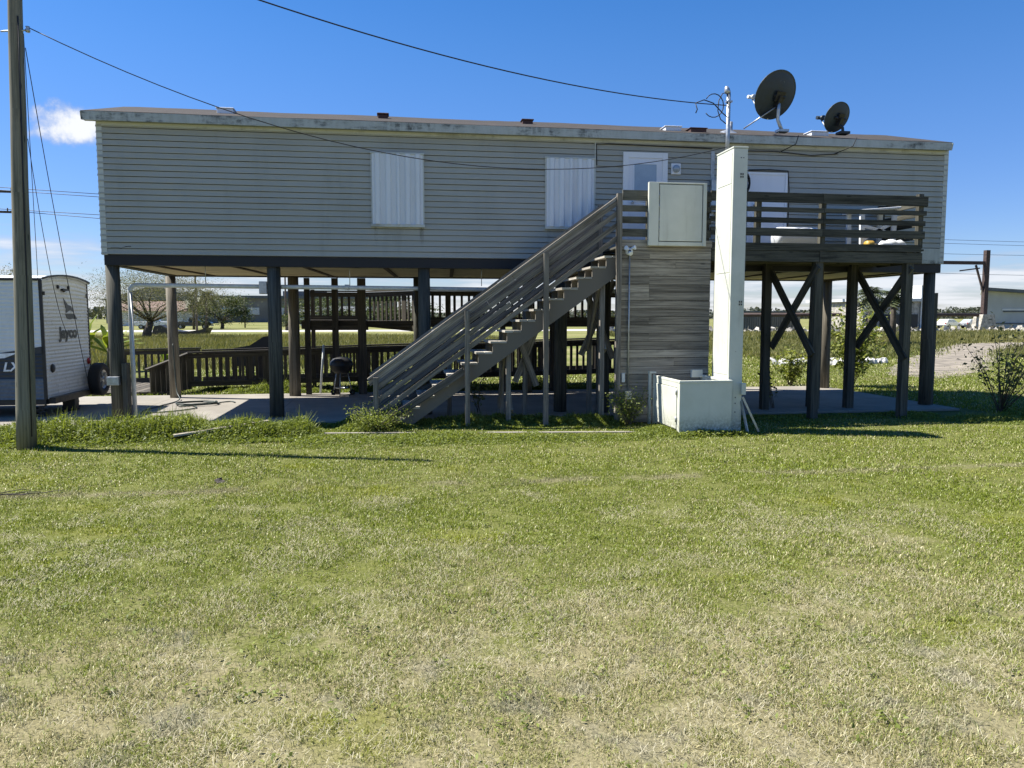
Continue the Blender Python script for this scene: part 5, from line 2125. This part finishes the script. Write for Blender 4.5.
def vehicle(name, label, cat, loc, ang, kind, paint, group):
    """side outline swept across the width with tapered cabin; length along local X"""
    t = thing(name, label, cat, (0, 0, 0), group)
    L, Wd = (5.6, 1.95) if kind == 'pickup' else (4.6, 1.8)
    if kind == 'pickup':
        low = [(-2.8, .55), (-2.8, 1.12), (-.55, 1.12), (-.5, 1.12), (1.05, 1.14), (2.55, 1.05), (2.8, .9), (2.8, .5)]
        cab = [(-.6, 1.13), (-.45, 1.80), (.35, 1.82), (1.1, 1.15)]
        axles = (-1.75, 1.75)
    else:
        low = [(-2.3, .45), (-2.3, .95), (-2.0, 1.02), (1.0, .98), (2.1, .82), (2.3, .7), (2.3, .4)]
        cab = [(-2.0, 1.02), (-1.45, 1.48), (.1, 1.50), (1.05, .99)] if kind == 'suv' else [(-1.6, 1.01), (-1.0, 1.42), (.15, 1.43), (1.0, .98)]
        axles = (-1.4, 1.4)
    b = MB()
    b.prism([(x, -Wd / 2, z) for x, z in low], (0, Wd, 0))
    n = len(cab)
    for s in (-1, 1):
        pass
    bot = [(x, z) for x, z in cab]
    ins_ = .14
    i0 = len(b.V)
    for s in (-1, 1):
        for k, (x, z) in enumerate(cab):
            y = s * (Wd / 2 - .04 if k in (0, n - 1) else Wd / 2 - ins_ - .04)
            b.V.append((x, y, z))
            b.T.append(1)
    b.face([i0 + k for k in range(n)], [(0, 0)] * n)
    b.face([i0 + n + k for k in range(n)][::-1], [(0, 0)] * n)
    for k in range(n - 1):
        b.face([i0 + k, i0 + n + k, i0 + n + k + 1, i0 + k + 1], [(0, 0)] * 4)
    ob_ = b.build('body', PAINTS[paint], t, bevel=.05)
    w = MB()
    for s in (-1, 1):
        (xa, za), (xb, zb), (xc, zc_), (xd, zd) = cab

        def pt(u, v):
            # point on the cabin side: u along, v up
            lo_ = Vector((xa + (xd - xa) * u, s * (Wd / 2 - .036), za + (zd - za) * u))
            hi_ = Vector((xb + (xc - xb) * u, s * (Wd / 2 - ins_ - .036), zb + (zc_ - zb) * u))
            return lo_.lerp(hi_, v) + Vector((0, s * .012, 0))
        for (u0, u1) in ((.06, .47), (.53, .93)):
            w.quad([pt(u0, .1), pt(u1, .1), pt(u1, .86), pt(u0, .86)])
    for (i, j) in ((0, 1), (3, 2)):
        (xa, za), (xb, zb) = cab[i], cab[j]
        dx = -.012 if i == 0 else .012
        w.quad([(xa + (xb - xa) * .12 + dx, -Wd / 2 + .16, za + (zb - za) * .12 + .012), (xa + (xb - xa) * .12 + dx, Wd / 2 - .16, za + (zb - za) * .12 + .012),
                (xa + (xb - xa) * .88 + dx, Wd / 2 - .26, za + (zb - za) * .88 + .012), (xa + (xb - xa) * .88 + dx, -Wd / 2 + .26, za + (zb - za) * .88 + .012)])
    w.build('windows', M['glass'] if paint != 'black' else M['black'], t)
    for x in axles:
        for s in (-1, 1):
            wheel((x, s * (Wd / 2 - .09), .36), (0, s, 0), .36, .22, t)
    for s in (-1, 1):
        h = MB()
        h.box((L / 2 - .03, s * .62 - .16, .68), (L / 2 + .015, s * .62 + .16, .82))
        h.build('headlight', M['glass'], t)
        h = MB()
        h.box((-L / 2 - .015, s * .74 - .1, .72), (-L / 2 + .03, s * .74 + .1, .95))
        h.build('tail_light', M['red_lens'], t)
    bu = MB()
    bu.box((L / 2 - .02, -Wd / 2 + .08, .42), (L / 2 + .07, Wd / 2 - .08, .6))
    bu.box((-L / 2 - .07, -Wd / 2 + .08, .45), (-L / 2 + .02, Wd / 2 - .08, .62))
    bu.build('bumper', M['steel'], t)
    t.location = loc
    t.rotation_euler = (0, 0, ang)
    return t


vehicle('pickup_truck', 'black pickup truck parked across the field left of palms', 'pickup', (-26.0, 112, 0), .05, 'pickup', 'black', 'vehicles parked beyond the field')
vehicle('pickup_truck', 'white pickup truck parked left of the black pickup', 'pickup', (-31.5, 111, 0), .1, 'pickup', 'white', 'vehicles parked beyond the field')
vehicle('parked_car', 'dark car half hidden by the far white house', 'car', (-13.2, 138, 0), .2, 'car', 'black', 'vehicles parked beyond the field')
vehicle('parked_car', 'white car at left end of the cars on right', 'car', (90.0, 99, 0), .5, 'car', 'white', 'cars parked by the warehouse')
vehicle('parked_car', 'white car in the middle of cars by the warehouse', 'car', (94.0, 98, 0), .4, 'suv', 'white', 'cars parked by the warehouse')
vehicle('parked_car', 'silver car nearest the rusty post by the warehouse', 'car', (98.5, 98, 0), .2, 'suv', 'silver', 'cars parked by the warehouse')

# black tarp heap in the field
tp = MB()
tp.prism([(-20.5, 72, 0), (-15.2, 72, 0), (-14.8, 72, .75), (-15.6, 72, .5), (-17.2, 72, .3), (-18.5, 72, .55), (-19.6, 72, 1.05), (-20.2, 72, .9)], (.3, 1.6, 0))
tag(tp.build('tarp_heap', M['tarp'], origin=(-17.5, 72, 0)), 'black tarpaulin heap in the field below the palms', 'tarp')
td = MB()
td.prism([(.55, 8.8, 0.5), (1.65, 8.8, .5), (1.60, 8.8, 1.42), (1.35, 8.8, 1.38), (.95, 8.8, 1.12), (.5, 8.8, 1.05)], (.1, .06, 0))
pk = MB()
pk.bar((1.75, -2.35, .10), (3.15, -1.85, .24), .13, .03)
pk.bar((1.6, -2.2, .05), (2.6, -2.05, .12), .12, .03)
tag(pk.build('plank', M['wood_wall'], origin=(2.4, -2.1, 0)), 'weathered grey boards lying on the weeds left of the stairs', 'plank')
tag(td.build('folded_lounger', M['tarp'], origin=(1.1, 8.8, 0)), 'black folded sheet standing behind the lower ramp railing', 'sheet')
# white stones along the drive
rr = random.Random(5)
proto = None
for k in range(24):
    if k < 15:
        x, y = 20.5 + k * .19 + rr.uniform(-.1, .1), 14.2 - k * .02 + rr.uniform(-.5, .5)
        lab = 'white concrete chunk in the row seen between deck posts'
    else:
        x, y = 23.3 + (k - 15) * .28 + rr.uniform(-.1, .1), 14.6 + rr.uniform(-.5, .5)
        lab = 'white concrete chunk in the short row right of deck posts'
    s_ = MB()
    rad = rr.uniform(.16, .27)
    prof_ = [(0.001, -.5 * rad), (rad * .9, -.4 * rad), (rad * rr.uniform(.9, 1.2), .1 * rad), (rad * rr.uniform(.5, .8), .6 * rad), (.001, .75 * rad)]
    s_.lathe(prof_, (x, y, .4 * rad), (rr.uniform(-.4, .4), rr.uniform(-.4, .4), 1), 7, smooth=False)
    s_.V = [tuple(np.array(v) + np.array([rr.uniform(-1, 1), rr.uniform(-1, 1), rr.uniform(-.6, .6)]) * rad * .14) for v in s_.V]
    tag(s_.build('boulder', M['stone'], origin=(x, y, 0)), lab, 'boulder', 'white chunks along the drive' if k < 15 else 'white chunks right of the deck')


# ================================================================== far poles and lines
def far_pole(label, x, y, h, r=.14, arms=(), lamp=False, name='utility_pole', cat='utility pole', group='far utility poles'):
    t = thing(name, label, cat, (x, y, 0), group)
    m = MB()
    m.tube([(x, y, 0), (x, y, h)], [r, r * .7], 8)
    m.build('shaft', M['bark'], t)
    for (z, w) in arms:
        m = MB()
        m.bar((x - w / 2, y, z), (x + w / 2, y + .2, z), .12, .14)
        for k in range(4):
            xx = x - w / 2 + .15 + (w - .3) * k / 3
            m.tube([(xx, y, z), (xx, y, z + .25)], .04, 6)
        m.build('crossarm', M['bark'], t)
    if lamp:
        m = MB()
        m.tube([(x, y, h - .3), (x - .7, y, h + .1), (x - 1.0, y, h + .1)], .05, 6)
        m.box((x - 1.4, y - .15, h + .0), (x - .8, y + .15, h + .14))
        m.build('lamp_head', M['steel'], t)
    return t


far_pole('far wooden pole with two crossarms partly behind the near pole', -21.6, 42, 11.3, .15, ((10.35, 3.2), (9.0, 2.6)))
far_pole('thin pole with lamp arm left of the house corner', -24.0, 53, 5.6, .10, lamp=True, name='street_lamp', cat='street lamp')
far_pole('thin far pole left of the palms', -23.5, 103.5, 10, .13)
far_pole('tall far pole right beside the palms', -19.7, 88, 11, .15, ((10.5, 2.0),))
far_pole('far pole in middle of field view left of front piling', -9.9, 97, 11, .14)
far_pole('thin far pole close to the front piling', -2.9, 99, 10, .12)
far_pole('short far street lamp between palms and middle pole', -19.9, 121, 5.2, .12, lamp=True, name='street_lamp', cat='street lamp')
far_pole('tall far pole beyond the warehouse outside the deck end', 190, 100, 16, .2, ((15.3, 3.0), (13.5, 3.0)))
for i, (z0, z1, y0, lab) in enumerate(((10.7, 15.6, 42, 'topmost thin power line crossing behind the house'), (10.5, 14.9, 42.2, 'second thin power line crossing behind the house'),
                                       (9.2, 13.8, 42.1, 'third thin power line crossing behind the house'), (9.1, 11.4, 42.3, 'lowest thin power line crossing behind the house'))):
    o = wire('power_line', lab, (-21.6 + (i - 1.5) * .8, y0, z0), (190, 100, z1), 2.0 if i < 3 else 3.2, .022, 30)
    o['group'] = 'power lines behind the house'
for i, (z, lab) in enumerate(((10.6, 'power line from far crossarm leaving picture left, upper'), (9.2, 'power line from far crossarm leaving picture left, lower'))):
    o = wire('power_line', lab, (-90, 20, z), (-22.5, 42, z), 1.2, .02, 16)
    o['group'] = 'power lines left of the far pole'

# ================================================================== lawn, weeds and fields (stuff)
def sample_lawn(n, d0, d1, spread=.80):
    """points on the ground in a fan in front of the camera between two distances, uniform per area"""
    d = np.sqrt(rng.uniform(d0 * d0, d1 * d1, n))
    a = rng.uniform(-spread, spread, n) + R(8.6)
    return np.stack([CAM[0] + d * np.sin(a), CAM[1] + d * np.cos(a), np.zeros(n)], 1)


def in_poly(x, y, poly):
    c = np.zeros(len(x), dtype=bool)
    for (x1, y1), (x2, y2) in zip(poly, poly[1:] + poly[:1]):
        if y1 == y2:
            continue
        k = ((y1 > y) != (y2 > y)) & (x < (x2 - x1) * (y - y1) / (y2 - y1) + x1)
        c ^= k
    return c


def off_slab(P):
    on = (P[:, 1] > -0.62) & (P[:, 1] < 4.75) & (P[:, 0] < 17.35)
    strip_y = -1.85 + (P[:, 0] - 3.9) * (-.65 / 5.45)
    on |= (np.abs(P[:, 1] - strip_y) < .07 * vnoise(P[:, 0], P[:, 1] * 0, 1.3, 8) * 1.6) & (P[:, 0] > 3.9) & (P[:, 0] < 9.35)
    on |= (P[:, 0] > LX0 - .05) & (P[:, 0] < 11.15) & (P[:, 1] > LY0) & (P[:, 1] < -1.4)
    return P[~on]


parts = []
for (d0, d1, dens, h, w) in ((2.2, 4.2, 15000, .030, .0032), (4.2, 6.5, 10500, .030, .0038), (6.5, 10, 6000, .031, .0054), (10, 16.5, 2900, .033, .0085)):
    area = .80 * (d1 * d1 - d0 * d0)
    P = off_slab(sample_lawn(int(area * dens), d0, d1))
    pn_ = vnoise(P[:, 0], P[:, 1], 1.6, 1) * .6 + vnoise(P[:, 0], P[:, 1], 5.0, 2) * .4
    thin_ = vnoise(P[:, 0], P[:, 1], 2.3, 21) * .4 + vnoise(P[:, 0], P[:, 1], 7.0, 22) * .35 + vnoise(P[:, 0], P[:, 1], 19.0, 23) * .25
    kp = rng.uniform(0, 1, len(P)) < np.clip((thin_ - .30 - .05 * np.clip((-9.5 - P[:, 1]) / 2, 0, 1)) / .20, .10, 1)
    P, pn_ = P[kp], pn_[kp]
    hh_ = h * (.45 + 1.1 * pn_) * rng.uniform(.5, 1.4, len(P))
    lean = np.abs(rng.normal(.85, .40, len(P)))
    parts.append(blade_arrays(P, hh_, w * rng.uniform(.6, 1.3, len(P)), lean))
V, F, T = cat_arrays(parts)
np_mesh('lawn_grass', V, F, T, M['blade'], kind='stuff')
# dry clippings lying on the mown grass, gathered in drifts
M['straw'] = mat_leaf('dry_clippings', (0.30, 0.27, 0.17), (0.50, 0.46, 0.33), 0.2)
P = off_slab(sample_lawn(110000, 2.2, 9.0))
kk = vnoise(P[:, 0], P[:, 1], 1.3, 11) * .55 + vnoise(P[:, 0], P[:, 1], 4.2, 12) * .45
P = P[(kk + .10 * np.clip((-9.0 - P[:, 1]) / 3, -1, 1) + rng.normal(0, .05, len(P))) > .57]
P[:, 2] = rng.uniform(.004, .022, len(P))
V, F, T = blade_arrays(P, rng.uniform(.025, .075, len(P)), rng.uniform(.0014, .0032, len(P)), np.abs(rng.normal(1.42, .12, len(P))))
np_mesh('dry_clippings', V, F, T, M['straw'], kind='stuff')
# broadleaf weeds scattered through the lawn
P0 = off_slab(sample_lawn(620, 2.4, 12.0))
Q = np.repeat(P0, 16, axis=0)
rad_ = np.repeat(rng.uniform(.02, .10, len(P0)), 16)[:, None]
Q = Q + rng.normal(size=Q.shape) * np.array([1, 1, 0]) * rad_
Q[:, 2] = rng.uniform(.012, .045, len(Q))
V, F, T = leaf_arrays(Q, rng.uniform(.008, .020, len(Q)), .5, 1.2)
np_mesh('broadleaf_weeds', V, F, T, M['weed'], kind='stuff')
tw_ = MB()
for k in range(7):
    x0, y0 = 0.35 + k * .12 + random.uniform(-.1, .1), -6.05 + random.uniform(-.12, .12)
    pts = [Vector((x0, y0, .03))]
    for j in range(5):
        pts.append(pts[-1] + Vector((random.uniform(.04, .13), random.uniform(-.06, .06), random.uniform(-.012, .02))))
    tw_.tube(pts, [.008, .007, .006, .005, .004, .002], 5)
tag(tw_.build('fallen_twigs', M['bark'], origin=(.8, -6.05, 0)), 'dark fallen twigs lying on the lawn at left picture edge', 'twigs')
cl_ = MB()
cl_.lathe([(.001, 0), (.07, .008), (.06, .03), (.03, .045), (.001, .05)], (3.15, -5.62, 0), (.1, 0, 1), 9, smooth=False)
cl_.V = [tuple(np.array(v) + rng.uniform(-.014, .014, 3)) for v in cl_.V]
tag(cl_.build('earth_clod', M['bark'], origin=(3.15, -5.62, 0)), 'small dark clod of earth lying on the lawn', 'clod')
# lawn beyond the slab and right of the house, coarser blades
parts = []
for (x0, x1, y0, y1, dens, h, w) in ((17.4, 32, -3, 15, 420, .045, .018), (-3, 17.4, 4.8, 14, 200, .06, .025), (17, 42, 13, 26, 110, .07, .035)):
    n = int((x1 - x0) * (y1 - y0) * dens)
    P = np.stack([rng.uniform(x0, x1, n), rng.uniform(y0, y1, n), np.zeros(n)], 1)
    P = P[~in_poly(P[:, 0] + rng.normal(0, .45, n), P[:, 1] + rng.normal(0, .7, n), dirt)]
    n = len(P)
    parts.append(blade_arrays(P, h * rng.uniform(.5, 1.5, n), w * rng.uniform(.6, 1.3, n), np.abs(rng.normal(.6, .35, n))))
V, F, T = cat_arrays(parts)
np_mesh('rear_lawn_grass', V, F, T, M['blade'], kind='stuff')

# weed strip along the slab front
def weed_patch(name, x0, x1, y0, y1, n, hmax, seed, leaf=.03, thin=.35):
    rs = np.random.default_rng(seed)
    x = rs.uniform(x0, x1, n)
    y = rs.uniform(y0, y1, n)
    k = vnoise(x, y, 1.1, seed) * .65 + vnoise(x, y, 3.7, seed + 3) * .35
    sel = k > thin
    x, y, k = x[sel], y[sel], k[sel]
    edge = np.clip(np.minimum(y - y0, y1 - y) / (.28 * (y1 - y0)), 0, 1) * np.clip((x - x0) / .3, 0.1, 1) * np.clip((x1 - x) / .3, .1, 1)
    hh_ = hmax * np.clip((k - thin) / (1 - thin), .03, 1) * (.15 + .85 * edge)
    z = rs.uniform(.02, 1, len(x)) ** .8 * hh_
    C_ = np.stack([x, y, z], 1)
    V1 = leaf_arrays(C_, rs.uniform(.5, 1.4, len(x)) * leaf, .42, .5)
    m = len(x) // 3
    B = np.stack([x[:m], y[:m], np.zeros(m)], 1)
    V2 = blade_arrays(B, hh_[:m] * rs.uniform(.6, 1.5, m), .010 * rs.uniform(.6, 1.4, m), np.abs(rs.normal(.5, .3, m)))
    V, F, T = cat_arrays([V1, V2])
    P = V[:, :2]
    return np_mesh(name, V, F, T, M['weed'], kind='stuff')


weed_patch('weeds', -7, 4.1, -2.75, -0.70, 72000, .46, 31, .028, .22)
weed_patch('weeds', 2.75, 4.05, -2.5, -1.0, 9000, .62, 35, .022, .2)
weed_patch('weeds', 4.1, 9.6, -1.85, -0.66, 24000, .32, 32, .028, .28)
weed_patch('weeds', 3.6, 10.2, -3.4, -1.95, 22000, .15, 37, .022, .34)
weed_patch('weeds', 9.3, 18.5, -3.0, -0.66, 30000, .20, 33, .022, .42)
weed_patch('weeds', 0.8, 11, 4.85, 5.85, 26000, .55, 34)
weed_patch('weeds', 9.6, 11.3, -3.25, -2.95, 1500, .2, 36)

# tall field grass beyond the ramp
parts = []
for (x0, x1, y0, y1, n, h, w) in ((-32, 14, 26, 60, 60000, .34, .035), (-12, 12, 14, 30, 14000, .28, .04), (26, 75, 42, 64, 30000, .42, .06), (22, 62, 17, 42, 42000, .22, .04)):
    x = rng.uniform(x0, x1, n)
    y = rng.uniform(y0, y1, n)
    q_ = ~in_poly(x + rng.normal(0, .45, n), y + rng.normal(0, .7, n), dirt)
    x, y = x[q_], y[q_]
    k = vnoise(x, y, .12, 5) * .6 + vnoise(x, y, .5, 6) * .4
    n = len(x)
    P = np.stack([x, y, np.zeros(n)], 1)
    parts.append(blade_arrays(P, h * (.5 + .9 * k) * rng.uniform(.7, 1.3, n), w, np.abs(rng.normal(.25, .15, n)), np.clip(k + rng.normal(0, .22, n), 0, 1)))
V, F, T = cat_arrays(parts)
np_mesh('field_grass', V, F, T, M['tall_grass'], kind='stuff')

# rubble bank on the right, distant treeline
n = 2600
x = rng.uniform(28, 130, n)
y = 66 + rng.normal(0, 1.6, n) + (x - 28) * .03
z = np.abs(rng.normal(0, .28, n))
V, F, T = leaf_arrays(np.stack([x, y, z], 1), rng.uniform(.15, .5, n), .8, .3)
np_mesh('rubble_bank', V, F, T, M['rubble'], kind='stuff')
n = 26000
x = rng.uniform(-420, 620, n)
y = 470 + rng.uniform(0, 40, n)
top = 2.5 + 9.0 * vnoise(x, y * 0, .021, 3) ** 2 + 4.0 * vnoise(x, y * 0, .10, 4) * vnoise(x, y * 0, .3, 6)
z = rng.uniform(0, 1, n) * top
V, F, T = leaf_arrays(np.stack([x, y, z], 1), rng.uniform(.7, 1.6, n), .7, .2)
np_mesh('distant_trees', V, F, T, M['treeline'], kind='stuff')
